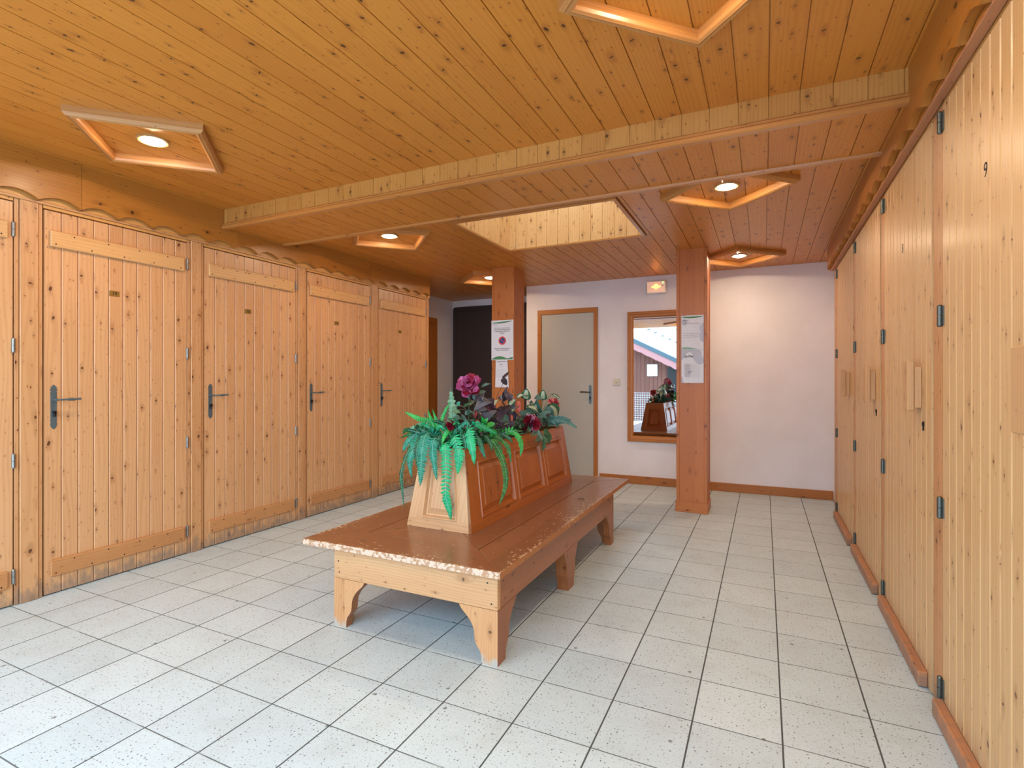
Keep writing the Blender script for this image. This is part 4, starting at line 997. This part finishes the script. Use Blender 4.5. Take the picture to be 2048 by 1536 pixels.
def frond(parent, org, pts, width, mat_, nrm=(0, -1, .3), n=26, broad=1.0, rib=None, taper=.75, name='frond'):
    path = smooth_path(pts, n*2); mb = MB(); nv = Vector(nrm).normalized()
    L = len(path)-1
    mb.tube(path[::2], .0018, rib or M['midrib'], 5, r2=.0006)
    step_ = sum((path[i+1]-path[i]).length for i in range(L))/n
    for k in range(1, n+1):
        i = min(L-1, k*2-1); p = path[i]; tg = (path[i+1]-path[i-1]).normalized()
        sdv = tg.cross(nv)
        if sdv.length < .05: continue
        sdv.normalize(); nn = sdv.cross(tg).normalized(); t_ = k/n
        prof = min(1.0, .45+t_*2.6)*(1-t_**2.2)**taper+.05
        for s_ in (-1, 1):
            ln = width/2*prof*rnd.uniform(.88, 1.08); wd = step_*.98*broad
            d = (sdv*s_*.93+tg*rnd.uniform(.25, .42)-nn*rnd.uniform(-.1, .32)).normalized()
            ba = tg*wd*.5
            q0, q1 = p-ba*.8, p+ba*.8; m0 = p+d*ln*.5
            a1, a2 = m0-tg*wd*.58, m0+tg*wd*.58; tip = p+d*ln-nn*ln*.12; mid = m0+nn*wd*.22
            mb.faces([q0, q1, a1, a2, tip, mid, p], [(6, 5, 2, 0), (6, 1, 3, 5), (5, 4, 2), (5, 3, 4)], mat_, 'Z', False)
    return mb.build(name, parent, origin=org)
def leaf_faces(mb, base, tip, nrm, width, mat_, shape='ovate', fold=.18, droop=.12, stripe=None, cup=0.0, nl=9):
    base, tip = Vector(base), Vector(tip); ax_ = tip-base; ln = ax_.length; tg = ax_/ln
    nv = Vector(nrm); nv = (nv-tg*nv.dot(tg))
    if nv.length < 1e-4: nv = Vector((0, 0, 1)).cross(tg)
    nv.normalize(); sd_ = tg.cross(nv); V = []; F = []; cols = (-1, -.5, 0, .5, 1)
    for i in range(nl):
        t_ = i/(nl-1)
        if shape == 'ovate': w_ = math.sin(math.pi*min(1, t_**.75))**.8
        elif shape == 'heart': w_ = (math.sin(math.pi*min(1, (t_*.92+.06)**.55)))**.85
        elif shape == 'lance': w_ = math.sin(math.pi*min(1, t_**.85))**1.1
        elif shape == 'petal': w_ = math.sin(math.pi*min(1, .08+t_*.78))**.7
        else: w_ = max(.02, math.sin(math.pi*min(1, t_))**.45)
        w_ = max(w_, .02)*width/2
        c_ = base+tg*ln*t_+nv*(droop*ln*math.sin(math.pi*t_))
        for s_ in cols: V.append(c_+sd_*w_*s_+nv*(abs(s_)*w_*fold+cup*w_*s_*s_))
    k2 = mb.mat(stripe) if stripe else None
    b0 = len(mb.f)
    for i in range(nl-1):
        for j in range(4): a = i*5+j; F.append((a, a+1, a+6, a+5))
    mb.faces(V, F, mat_, 'Z', True)
    if stripe:
        for q, f in enumerate(F):
            i, j = divmod(q, 4)
            if (j in (1, 2) and 1 <= i <= nl-3) : mb.mi[b0+q] = k2
def leaf(parent, org, base, tip, nrm, width, mat_, name='leaf', **kw):
    mb = MB(); leaf_faces(mb, base, tip, nrm, width, mat_, **kw); return mb.build(name, parent, origin=org)
CAMV = Vector((0.35, -0.9, .25))
PXM = lambda p: (-math.sin(TH)*p.x+math.cos(TH)*p.y)/FPX     # metres per photo pixel at p
def plant(name, label, cat, at_, group=None):
    t = empty(name, at_); tag(t, label, cat, group); return t, Vector(at_)

# the big jade fern at the near end
fern, FO = plant('fern', 'big jade-green artificial fern spilling over the near end of the planter', 'fern', (-1.62, 2.60, .86))
B0 = Vector((-1.63, 2.56, .865))
def fr(pix, ys, width_px, mat_, n=26, nrm=(0.1, -1, .35), root=True, **kw):
    pts = [atY(u, v, y) for (u, v), y in zip(pix, ys)]
    if root: pts = [Vector((pts[0].x*.5+B0.x*.5, 2.58, .865))]+pts
    wd = width_px*1.25*PXM(pts[-2]); return frond(fern, FO, pts, wd, mat_, nrm=nrm, n=int(n*1.15), **kw)
fr([(891, 886), (892, 930), (891, 988), (897, 1015), (902, 1040)], [2.43, 2.40, 2.40, 2.40, 2.41], 25, M['jade'], 34)
fr([(908, 872), (917, 905), (916, 928), (915, 947)], [2.43, 2.40, 2.40, 2.41], 27, M['jade'], 24)
fr([(857, 866), (845, 895), (842, 935), (840, 972)], [2.46, 2.40, 2.39, 2.40], 30, M['teal'], 30)
fr([(872, 876), (865, 900), (868, 930), (874, 961)], [2.43, 2.40, 2.40, 2.41], 22, M['teal'], 26)
fr([(936, 858), (940, 880), (945, 905), (949, 930)], [2.46, 2.41, 2.40, 2.41], 23, M['jade'], 24)
fr([(833, 884), (814, 908), (802, 945), (804, 980), (809, 1016)], [2.52, 2.50, 2.50, 2.50, 2.50], 17, M['pine_green'], 28, nrm=(-.3, -1, .2))
fr([(840, 880), (824, 905), (819, 930), (824, 957)], [2.50, 2.46, 2.46, 2.46], 20, M['teal'], 22)
fr([(845, 862), (822, 876), (810, 890), (806, 904)], [2.52, 2.50, 2.50, 2.50], 20, M['teal'], 18)
fr([(853, 868), (832, 880), (818, 893)], [2.55, 2.50, 2.48], 16, M['jade'], 16)
fr([(852, 850), (830, 853), (805, 866)], [2.55, 2.50, 2.48], 15, M['palegreen'], 18, nrm=(0, -.8, .6))
fr([(862, 846), (835, 836), (808, 823)], [2.58, 2.52, 2.50], 15, M['bright'], 20, nrm=(0, -.9, .5))
fr([(905, 850), (903, 815), (901, 776)], [2.60, 2.62, 2.62], 27, M['palegreen'], 13, nrm=(.1, -1, .1), broad=1.15)
fr([(884, 845), (890, 822), (901, 804)], [2.58, 2.58, 2.58], 9, M['bright'], 14, nrm=(.1, -1, .1))
fr([(874, 850), (870, 835), (865, 819)], [2.58, 2.58, 2.58], 9, M['bright'], 12, nrm=(.1, -1, .1), broad=1.4)
fr([(866, 850), (860, 835), (856, 819)], [2.58, 2.58, 2.58], 9, M['bright'], 12, nrm=(.1, -1, .1), broad=1.4)
fr([(897, 862), (889, 872), (883, 891)], [2.46, 2.42, 2.40], 12, M['bright'], 14)
fr([(846, 874), (834, 900), (836, 925), (838, 940)], [2.48, 2.44, 2.43, 2.43], 20, M['pine_green'], 20)
fr([(880, 872), (878, 890), (882, 905)], [2.46, 2.43, 2.42], 18, M['pine_green'], 16)
fr([(925, 870), (930, 885), (931, 900)], [2.46, 2.43, 2.42], 16, M['pine_green'], 16)
for k in range(16):
    u = rnd.uniform(822, 935); v = rnd.uniform(846, 870)
    p = atY(u, v, rnd.uniform(2.46, 2.62)); dr_ = Vector((rnd.uniform(-.5, .5), rnd.uniform(-.6, .1), rnd.uniform(-.5, .35))).normalized()
    frond(fern, FO, [B0+Vector((rnd.uniform(-.07, .1), rnd.uniform(0, .1), 0)), p, p+dr_*rnd.uniform(.05, .09)], .042, M[rnd.choice(['pine_green', 'teal', 'jade', 'pine_green', 'mossy'])], n=12)

fern2, F2 = plant('fern', 'darker green artificial fern arching down the long right side of the planter', 'fern', (-1.50, 2.85, .86))
def fr2(pix, xs, width_px, mat_, n=24, **kw):
    pts = [atX(u, v, x) for (u, v), x in zip(pix, xs)]
    pts = [Vector((-1.54, (pts[0].y+2.85)/2, .87))]+pts; wd = width_px*1.3*PXM(pts[-2])
    return frond(fern2, F2, pts, wd, mat_, nrm=(1, -.45, .35), n=n, **kw)
fr2([(980, 880), (1000, 905), (1012, 945), (1010, 980), (998, 1010)], [-1.42, -1.38, -1.35, -1.34, -1.34], 19, M['mossy'], 36)
fr2([(1020, 862), (1037, 873), (1044, 893), (1040, 914)], [-1.44, -1.38, -1.36, -1.36], 17, M['bright'], 24)
fr2([(990, 872), (1012, 888), (1020, 905), (1022, 927)], [-1.44, -1.40, -1.38, -1.38], 14, M['mossy'], 22)
fr2([(955, 872), (962, 890), (971, 917)], [-1.46, -1.40, -1.38], 20, M['teal'], 20)
fr2([(950, 850), (975, 858), (997, 870)], [-1.46, -1.42, -1.40], 15, M['jade'], 16)
fr2([(985, 880), (1000, 893), (1004, 912)], [-1.46, -1.40, -1.38], 16, M['pine_green'], 16)
fr2([(1000, 868), (1018, 876), (1026, 886)], [-1.46, -1.40, -1.38], 12, M['pine_green'], 14)
fr2([(968, 870), (980, 885), (984, 903)], [-1.46, -1.40, -1.37], 14, M['pine_green'], 16)

# bright ivy sprig
ivy, IO = plant('ivy', 'bright jade ivy sprig with pointed leaves in the middle of the planter', 'ivy', (-1.55, 2.8, .87))
for (u0_, v0_, u1_, v1_, w_) in ((972, 852, 963, 832, .030), (972, 854, 990, 846, .032), (975, 858, 996, 870, .030), (970, 856, 958, 866, .028), (968, 848, 976, 836, .022), (985, 862, 982, 876, .024)):
    leaf(ivy, IO, atX(u0_, v0_, -1.47), atX(u1_, v1_, -1.45), CAMV, w_, M['bright'], shape='ovate')
mb = MB(); mb.tube([(-1.55, 2.8, .86), atX(970, 860, -1.47), atX(985, 862, -1.46)], .002, M['stem'], 6); mb.build('stem', ivy, origin=IO)

# flowers
def flower(name, label, cat, u, v, x, rpx, mats, layers, face, soil, leaves=0, group=None):
    c_ = atX(u, v, x); r = rpx*PXM(c_)
    t, o_ = plant(name, label, cat, soil, group)
    mb = MB(); mb.tube(smooth_path([soil, (Vector(soil)+c_)/2+Vector((.01, 0, .01)), c_-Vector(face).normalized()*r*.35], 8), .0025, M['stem'], 6); mb.build('stem', t, origin=o_)
    fz = Vector(face).normalized(); a1 = fz.cross(Vector((0, 0, 1))); 
    if a1.length < .1: a1 = Vector((1, 0, 0))
    a1.normalize(); a2 = fz.cross(a1)
    mb = MB()
    for li, (cnt, rad, open_, sz) in enumerate(layers):
        for k in range(cnt):
            an = 2*math.pi*(k+.5*li)/cnt+rnd.uniform(-.2, .2); d = a1*math.cos(an)+a2*math.sin(an)
            b_ = c_-fz*r*.35+d*r*.08; tp_ = b_+(d*open_+fz*(1-open_)*1.1).normalized()*r*rad*rnd.uniform(.9, 1.08)
            leaf_faces(mb, b_, tp_, fz-d*.5, r*sz, mats[(k+li) % len(mats)], 'petal', .10, -.14, None, .35, 7)
    mb.build('petals', t, origin=o_)
    for k in range(leaves):
        an = rnd.uniform(0, 6.28); p = (Vector(soil)*.45+c_*.55)
        leaf(t, o_, p, p+Vector((math.cos(an)*.07, math.sin(an)*.07, rnd.uniform(-.02, .05))), (0, 0, 1), .036, M['leaf'])
    return t
PEONY = [(5, 1.15, .95, 1.0), (6, 1.12, .75, .95), (6, 1.0, .52, .85), (5, .85, .32, .7), (4, .7, .12, .5)]
DENSE = [(9, 1.1, .95, .55), (9, 1.08, .8, .55), (9, 1.0, .62, .5), (8, .92, .45, .45), (7, .85, .3, .4), (5, .75, .12, .35)]
flower('peony', 'large magenta peony standing highest above the fern end of the planter', 'flower', 937, 769, -1.60, 22, [M['magenta'], M['magenta'], M['wine']], PEONY, (.25, -.8, .55), (-1.60, 2.72, .86), 3)
flower('peony', 'dense wine-red peony near the far end of the planter, above its side panel', 'flower', 1063, 846, -1.49, 17, [M['wine'], M['wine'], M['wine'], M['pinkedge']], DENSE, (.6, -.75, .25), (-1.52, 3.38, .86), 2)
flower('peony', 'small purple-pink bloom nestled between the dark plum leaves', 'flower', 983, 816, -1.58, 9, [M['magenta'], M['pinkedge']], DENSE[1:], (.3, -.9, .3), (-1.60, 3.02, .86), 1)
flower('peony', 'wine-red bloom half buried in leaves above the fern', 'flower', 900, 851, -1.60, 9, [M['wine']], PEONY, (.0, -1, .2), (-1.60, 2.62, .86), 0)
flower('peony', 'bright red peony at the far end of the planter, seen in the mirror', 'flower', 1108, 806, -1.60, 11, [M['wine'], M['coral']], DENSE, (.0, .9, .5), (-1.60, 3.95, .86), 2)
t, o_ = plant('rose_bud', 'small pointed red rosebud beside the wine-red bloom above the fern', 'flower bud', (-1.58, 2.78, .86))
mb = MB(); mb.tube([(-1.58, 2.78, .86), atX(960, 850, -1.54)], .002, M['stem'], 6); mb.build('stem', t, origin=o_)
mb = MB(); c_ = atX(955, 846, -1.54)
for k in range(7):
    an = k*1.05; d = Vector((math.cos(an), math.sin(an), 0)); leaf_faces(mb, c_-Vector((0, 0, .025)), c_+d*.006+Vector((0, 0, .022)), d, .026, M['wine'], 'ovate', .1, .25, None, -.3, 7)
mb.build('petals', t, origin=o_)
t, o_ = plant('rose_bud', 'red and orange rosebud on a short stem left of the dark plum leaves', 'flower bud', (-1.60, 2.74, .86))
mb = MB(); c_ = atX(950, 829, -1.57); mb.tube([(-1.60, 2.74, .86), c_], .002, M['stem'], 6); mb.build('stem', t, origin=o_)
mb = MB()
for k in range(6):
    an = k*1.05; d = Vector((math.cos(an), math.sin(an), 0)); leaf_faces(mb, c_-Vector((0, 0, .022)), c_+d*.005+Vector((0, 0, .02)), d, .02, M['wine' if k % 2 else 'coral'], 'ovate', .1, .25, None, -.3, 7)
mb.build('petals', t, origin=o_)
for lb, u, v, x, s_, y_ in (('plump coral-pink bud standing between the plum leaves and the red peony', 1037, 816, -1.55, .032, 3.30), ('coral-pink bud on the far end of the planter, seen in the mirror', 1096, 838, -1.62, .024, 3.98), ('tiny coral bud low between the plum leaves', 1023, 838, -1.52, .018, 3.15)):
    t, o_ = plant('flower_bud', lb, 'flower bud', (x-.01, y_, .86)); c_ = atX(u, v, x)
    mb = MB(); mb.tube([(x-.01, y_, .86), c_-Vector((0, 0, s_))], .0022, M['stem'], 6); mb.build('stem', t, origin=o_)
    mb = MB()
    for q, (zz, rr_) in enumerate(((-.9, .75), (-.2, .62), (.4, .5))):
        for k in range(6):
            an = k*1.047+q*.5; d = Vector((math.cos(an), math.sin(an), 0)); leaf_faces(mb, c_+Vector((0, 0, s_*zz))+d*s_*rr_*.3, c_+Vector((0, 0, s_*(zz+1.05)))+d*s_*rr_*.55, d, s_*.8, M['coral'], 'petal', .1, .15, None, -.3, 6)
    mb.build('petals', t, origin=o_)

# plum-black foliage
pl_, PO_ = plant('dark_leaved_plant', 'artificial plant with plum-black heart-shaped leaves in the middle of the planter', 'plant', (-1.58, 2.95, .86))
spec = [(953, 806, 975, 800, 24, 'plum'), (975, 800, 948, 822, 22, 'slate'), (970, 815, 954, 824, 24, 'slate'), (975, 812, 988, 797, 20, 'plum'), (978, 822, 975, 842, 27, 'slate'), (968, 828, 955, 838, 20, 'plum'),
        (1000, 818, 998, 842, 26, 'plum'), (1008, 812, 1013, 838, 24, 'plum'), (1016, 812, 1024, 830, 22, 'slate'), (1014, 842, 1013, 868, 24, 'plum'), (1012, 800, 1005, 785, 14, 'plum'), (1012, 796, 1026, 790, 18, 'plum'),
        (1004, 806, 995, 796, 18, 'plum'), (1010, 800, 1015, 772, 10, 'plum'), (965, 800, 958, 790, 18, 'plum'), (985, 836, 990, 852, 22, 'plum'), (950, 862, 926, 856, 17, 'slate'), (955, 868, 935, 872, 14, 'plum'), (1020, 826, 1030, 842, 18, 'plum')]
for i, (u0_, v0_, u1_, v1_, wp, mm) in enumerate(spec):
    x = -1.56+.05*math.sin(i*2.3); a, b_ = atX(u0_, v0_, x), atX(u1_, v1_, x+.03); k = PXM(a)
    lf_ = leaf(pl_, PO_, a, b_, CAMV+Vector((rnd.uniform(-.3, .3), 0, rnd.uniform(-.2, .5))), wp*1.25*k, M[mm], shape='heart', fold=.22)
    mb = MB(); mb.tube([a+CAMV.normalized()*.001, a.lerp(b_, .5)+CAMV.normalized()*.004, a.lerp(b_, .9)], .0009, M['plumvein'], 5); mb.build('vein', lf_, origin=None).location = (0, 0, 0)
    for c__ in kids(lf_): c__.location = -PO_
mb = MB()
for i, (u0_, v0_, *_r) in enumerate(spec[::2]): mb.tube([(-1.58+.01*i, 2.9+.02*i, .86), atX(u0_, v0_, -1.57)], .0018, M['darkstem'], 5)
mb.build('stems', pl_, origin=PO_)
t, o_ = plant('dark_sprig', 'thin dark sprig with two small leaves rising in front of the left pillar', 'sprig', (-1.60, 3.02, .86))
a = atX(1010, 758, -1.58)
mb = MB(); mb.tube(smooth_path([(-1.60, 3.02, .86), atX(992, 800, -1.60), atX(1000, 780, -1.59), a, atX(1004, 752, -1.58)], 12), .0016, M['darkstem'], 6); mb.build('stem', t, origin=o_)
leaf(t, o_, atX(1004, 757, -1.58), atX(1014, 770, -1.57), CAMV, .040, M['plum'], shape='heart'); leaf(t, o_, atX(1004, 756, -1.58), atX(1018, 743, -1.57), (1, -.3, .3), .020, M['plum'])

# variegated hosta-like plant
hs, HO = plant('hosta', 'variegated hosta with cream-striped leaves at the far end of the planter', 'plant', (-1.55, 3.70, .86))
for u0_, v0_, u1_, v1_, wp, st_ in ((1052, 800, 1054, 777, 17, 1), (1053, 795, 1033, 798, 13, 1), (1086, 800, 1087, 779, 14, 1), (1102, 788, 1121, 803, 6, 1), (1076, 830, 1050, 812, 14, 1), (1074, 828, 1062, 800, 15, 1), (1078, 826, 1074, 798, 14, 0), (1082, 800, 1068, 798, 13, 0),
                                  (1094, 810, 1113, 838, 26, 1), (1092, 812, 1102, 842, 16, 0), (1066, 826, 1046, 828, 14, 0), (1072, 835, 1055, 845, 12, 0), (1090, 820, 1085, 845, 22, 0), (1000, 800, 988, 812, 15, 1), (1018, 812, 1030, 798, 12, 1), (1036, 815, 1024, 826, 13, 1)):
    x = -1.55; a, b_ = atX(u0_, v0_, x), atX(u1_, v1_, x+.02); leaf(hs, HO, a, b_, CAMV+Vector((rnd.uniform(-.4, .4), 0, .2)), wp*1.3*PXM(a), M['leaf' if st_ else 'leafblue'], shape='ovate', stripe=M['cream_leaf'] if st_ else None)
mb = MB()
for (u, v) in ((1053, 797), (1086, 800), (1102, 788), (1075, 828), (1094, 810)): mb.tube(smooth_path([(-1.55, 3.68, .86), atX((u+1078)/2, v+22, -1.55), atX(u, v, -1.55)], 6), .0016, M['stem'], 5)
mb.build('stems', hs, origin=HO)
for k in range(14):      # strap leaves hanging at the far end, seen in the mirror
    an = R_(50+80*k/13*1.0+rnd.uniform(-6, 6)); b_ = Vector((-1.60+rnd.uniform(-.09, .09), 3.93, .90)); d = Vector((math.cos(an)*rnd.uniform(.05, .13)*(1 if k % 2 else -1), rnd.uniform(.04, .13), rnd.uniform(-.03, .10)))
    leaf(hs, HO, b_, b_+d, (0, .5, 1), .042, M['leaf'], stripe=M['cream_leaf'] if k % 3 == 0 else None, droop=.2)
# round-leaved spray
eu, EO = plant('eucalyptus_spray', 'blue-green spray of overlapping round leaves pointing right past the planter end', 'plant', (-1.50, 3.85, .87))
pth = [(1090, 838), (1100, 843), (1110, 842), (1120, 841), (1128, 842), (1135, 844), (1141, 848), (1147, 852), (1151, 854)]
for i, (u, v) in enumerate(pth):
    x = -1.46+.006*i; a = atX(u, v, x) if False else atY(u, v, 3.85+.0*i); r = (27-2.6*i)*PXM(a)*.5
    leaf(eu, EO, a+Vector((-r, 0, r*.35)), a+Vector((r, 0, -r*.45)), CAMV+Vector((0, 0, .3)), r*1.5, M['leafblue'], shape='round')
    if i < 6: leaf(eu, EO, a+Vector((-r, .01, r*.1)), a+Vector((r*.8, .02, r*.6)), CAMV, r*1.2, M['leafblue'], shape='round')
mb = MB(); mb.tube([(-1.50, 3.85, .87)]+[atY(u, v, 3.853) for u, v in pth[2::2]], .0016, M['stem'], 5); mb.build('stem', eu, origin=EO)
# hanging green leaves over the side
hg, GO = plant('trailing_plant', 'smooth dark green leaves hanging over the planter side below the wine-red peony', 'plant', (-1.48, 3.45, .88))
for u0_, v0_, u1_, v1_, wp in ((1083, 868, 1070, 882, 15), (1085, 868, 1087, 892, 14), (1086, 880, 1084, 902, 14), (1088, 866, 1100, 888, 13), (1092, 865, 1103, 880, 12), (1086, 862, 1098, 868, 14), (1080, 864, 1066, 870, 11), (1070, 862, 1060, 872, 9), (1090, 872, 1094, 888, 10), (1078, 868, 1076, 886, 12)):
    a, b_ = atX(u0_, v0_, -1.42), atX(u1_, v1_, -1.39); leaf(hg, GO, a, b_, (1, -.5, .3), wp*PXM(a), M['leaf'], shape='ovate', droop=.08)
mb = MB(); mb.tube([(-1.50, 3.45, .87), atX(1083, 866, -1.43)], .002, M['stem'], 6); mb.build('stem', hg, origin=GO)
# pale sage sprigs
sg_, SO = plant('sage_sprig', 'sprig of pale green oval leaves between the fern and the dark plum leaves', 'sprig', (-1.60, 2.66, .86))
for u0_, v0_, u1_, v1_, wp, mm in ((905, 838, 928, 840, 12, 'leafblue'), (908, 822, 922, 826, 8, 'palegreen'), (905, 815, 925, 814, 6, 'palegreen'), (905, 850, 892, 842, 6, 'palegreen'), (915, 812, 920, 803, 9, 'teal'), (930, 830, 942, 820, 10, 'leafblue'), (932, 828, 946, 834, 12, 'leaf'), (928, 838, 936, 850, 9, 'leafblue'),
                                  (942, 840, 950, 852, 11, 'leaf'), (926, 815, 945, 808, 9, 'leaf'), (936, 850, 944, 858, 12, 'leafblue'), (948, 800, 955, 785, 12, 'leafblue'), (940, 800, 938, 788, 9, 'leafblue'), (958, 788, 972, 782, 8, 'leafblue'), (962, 775, 982, 768, 7, 'leafblue'), (912, 828, 902, 824, 7, 'palegreen'), (955, 802, 940, 812, 12, 'leaf')):
    a, b_ = atX(u0_, v0_, -1.60), atX(u1_, v1_, -1.585); leaf(sg_, SO, a, b_, CAMV+Vector((rnd.uniform(-.3, .3), 0, .3)), wp*PXM(a), M[mm])
mb = MB()
for (u, v) in ((905, 815), (930, 830), (948, 800), (960, 778)): mb.tube(smooth_path([(-1.60, 2.66+(u-905)*.003, .86), atX(u, v+20, -1.60), atX(u, v, -1.60)], 6), .0015, M['stem'], 5)
mb.build('stems', sg_, origin=SO)
# filling between the plants
fo = MB()
for k in range(330):
    y = 2.50+rnd.random()*1.48; x = -1.60+rnd.uniform(-.13, .14); z = rnd.uniform(.875, .925 if y < 3.75 else .90)
    b_ = Vector((x, y, z)); d = Vector((rnd.uniform(-1, 1), rnd.uniform(-1, .6), rnd.uniform(-.1, 1.1))).normalized()*rnd.uniform(.035, .075)
    leaf_faces(fo, b_, b_+d, (0, -.5, 1), rnd.uniform(.018, .034), M[rnd.choice(['leaf', 'pine_green', 'leaf', 'plum', 'mossy'])], rnd.choice(['ovate', 'lance']), .2, .12, None, 0, 5)
for k in range(150):
    y = 2.62+rnd.random()*1.25; x = -1.60+rnd.uniform(-.10, .10); z = .89+rnd.random()*(.115 if y < 3.4 else .085)
    b_ = Vector((x, y, z)); d = Vector((rnd.uniform(-1, 1), rnd.uniform(-1, .4), rnd.uniform(-.5, .8))).normalized()*rnd.uniform(.04, .075)
    leaf_faces(fo, b_, b_+d, (0.2, -.8, .5), rnd.uniform(.022, .040), M[rnd.choice(['leaf', 'pine_green', 'leaf', 'plum', 'leafblue', 'plum'])], rnd.choice(['ovate', 'heart']), .2, .12, None, 0, 5)
for k in range(60):
    y = 2.9+rnd.random()*.9; b_ = Vector((-1.52+rnd.uniform(-.08, .04), y, .88)); d = Vector((rnd.uniform(.2, 1), rnd.uniform(-.6, .6), rnd.uniform(-.3, .5))).normalized()*rnd.uniform(.05, .10)
    fo.tube([b_, b_+d*.6+Vector((0, 0, .012)), b_+d], .0014, M['twig'], 5, r2=.0006)
tag(fo.build('filler_foliage', None, origin=(-1.6, 3.2, .875)), 'low dark leaves and dry twigs filling the planter beneath the flowers', 'foliage', None, 'stuff')
# bits lying on the bench
tw = MB(); p0 = Vector((-1.16, 3.48, BZ+.003)); tw.tube([p0, p0+Vector((.022, .012, .003)), p0+Vector((.045, .004, .001)), p0+Vector((.052, -.018, 0))], .002, M['plum'], 6); tag(tw.build('dry_leaf_curl', None, origin=p0), 'small dark curled leaf scrap lying on the bench top right of the planter', 'leaf scrap')
# ------------------------------------------------------------ the yard behind the viewer, seen in the mirror
mb = MB(); mb.box(-14, 12, -3.7, -0.502, -0.16, -0.025, M['snow']); mb.build('snowy_ground'); tag(bpy.data.objects['snowy_ground'], kind='structure')
mb = MB(); mb.box(-25, 22, -22, -3.7, -1.5, -1.2, M['snow']); mb.build('snowy_yard'); tag(bpy.data.objects['snowy_yard'], kind='structure')
ch = empty('chalet', (-4.5, -8, -1.2)); tag(ch, 'brown boarded chalet with a snowy roof across the yard, seen in the mirror', 'building'); CO = ch.location.copy()
E_ = lambda x: 2.90-.5*(x+4.6)
mb = MB(); mb.prism([(-9, -1.2), (0.5, -1.2), (0.5, E_(0.5)-.35), (-9, E_(-9)-.35)], 'Y', -8.5, -8.0, M['chalet'], 'Z')
mb.build('wall', ch, origin=CO)
mb = MB()
for k in range(60):
    x = -9+.16*k; mb.box(x-.012, x+.012, -8.0, -7.975, -1.2, E_(x)-.4, M['chalet'], 'Z')
mb.build('cover_strips', ch, origin=CO)
mb = MB(); n = 90; xs = [-9+9.6*i/n for i in range(n+1)]
for i in range(n):
    a, b_ = xs[i], xs[i+1]; la = E_(a)-.40-.03*abs(math.sin(a*9)); lb = E_(b_)-.40-.03*abs(math.sin(b_*9))
    mb.poly([(a, -7.40, la), (b_, -7.40, lb), (b_, -7.40, E_(b_)-.16), (a, -7.40, E_(a)-.16)], M['pinkwood']); mb.poly([(a, -7.46, la), (a, -7.46, E_(a)-.16), (b_, -7.46, E_(b_)-.16), (b_, -7.46, lb)], M['pinkwood'])
    mb.poly([(a, -7.40, la), (a, -7.46, la), (b_, -7.46, lb), (b_, -7.40, lb)], M['pinkwood'])
mb.build('bargeboard', ch, origin=CO)
mb = MB(); mb.prism([(-9, E_(-9)-.17), (.6, E_(.6)-.17), (.6, E_(.6)), (-9, E_(-9))], 'Y', -7.5, -7.37, M['bluegrey'], 'X'); mb.build('edge_flashing', ch, origin=CO)
mb = MB(); V = []
for (x, y) in ((-9, -7.5), (.6, -7.5), (.6, -15), (-9, -15)): V.append((x, y, E_(x)+.42*(-7.5-y)))
top_ = [(x, y, z+.08) for x, y, z in V]; mb.poly(top_, M['snow']); mb.poly([(x, y, z-.12) for x, y, z in V][::-1], M['concrete'])
for k in range(4): j = (k+1) % 4; mb.poly([(V[k][0], V[k][1], V[k][2]-.12), (V[j][0], V[j][1], V[j][2]-.12), top_[j], top_[k]], M['snow'])
rf = mb.build('snowy_roof', ch, origin=CO)
mb = MB()
for yy, s0 in ((-8.6, 0), (-9.9, .1)):
    for k in range(34):
        x = -8.8+s0+k*.27; z = E_(x)+.42*(-7.5-yy)+.08; mb.box(x, x+.11, yy-.03, yy, z, z+.05, M['bluegrey'])
mb.build('snow_guards', rf).location = -CO
mb = MB(); mb.box(-4.075, -3.695, -7.96, -7.90, 1.41, 1.86, M['plastic_w'], 'Z', .01); wn_ = mb.build('framed_panel', ch, origin=CO)
mb = MB(); mb.box(-4.03, -3.74, -7.897, -7.89, 1.455, 1.815, M['paper_wet']); mb.build('panel_sheet', wn_).location = (0, 0, 0)
for c_ in kids(wn_): c_.location = -CO
mb = MB(); mb.box(-3.32, -1.2, -7.99, -7.93, -1.0, 1.75, M['irondark']); mb.build('dark_opening', ch, origin=CO)
fe = empty('wire_fence', (-4.5, -3.6, 0)); tag(fe, 'wire mesh fence along the snowy terrace, seen in the mirror', 'fence')
mb = MB()
for k in range(13): mb.cyl((-3, 0, .02+k*.07), (1.35, 0, .02+k*.07), .004, M['mesh'], 6)
for k in range(63): x = -3+k*.07; mb.cyl((x, .004, 0), (x, .004, .87), .004, M['mesh'], 6)
mb.build('wire_mesh', fe)
for x in (-2.4, -.5, 1.35):
    mb = MB(); mb.cyl((x, 0, -.03), (x, 0, .93 if x < 1 else .60), .022, M['plastic_w'], 12); mb.build('post', fe)
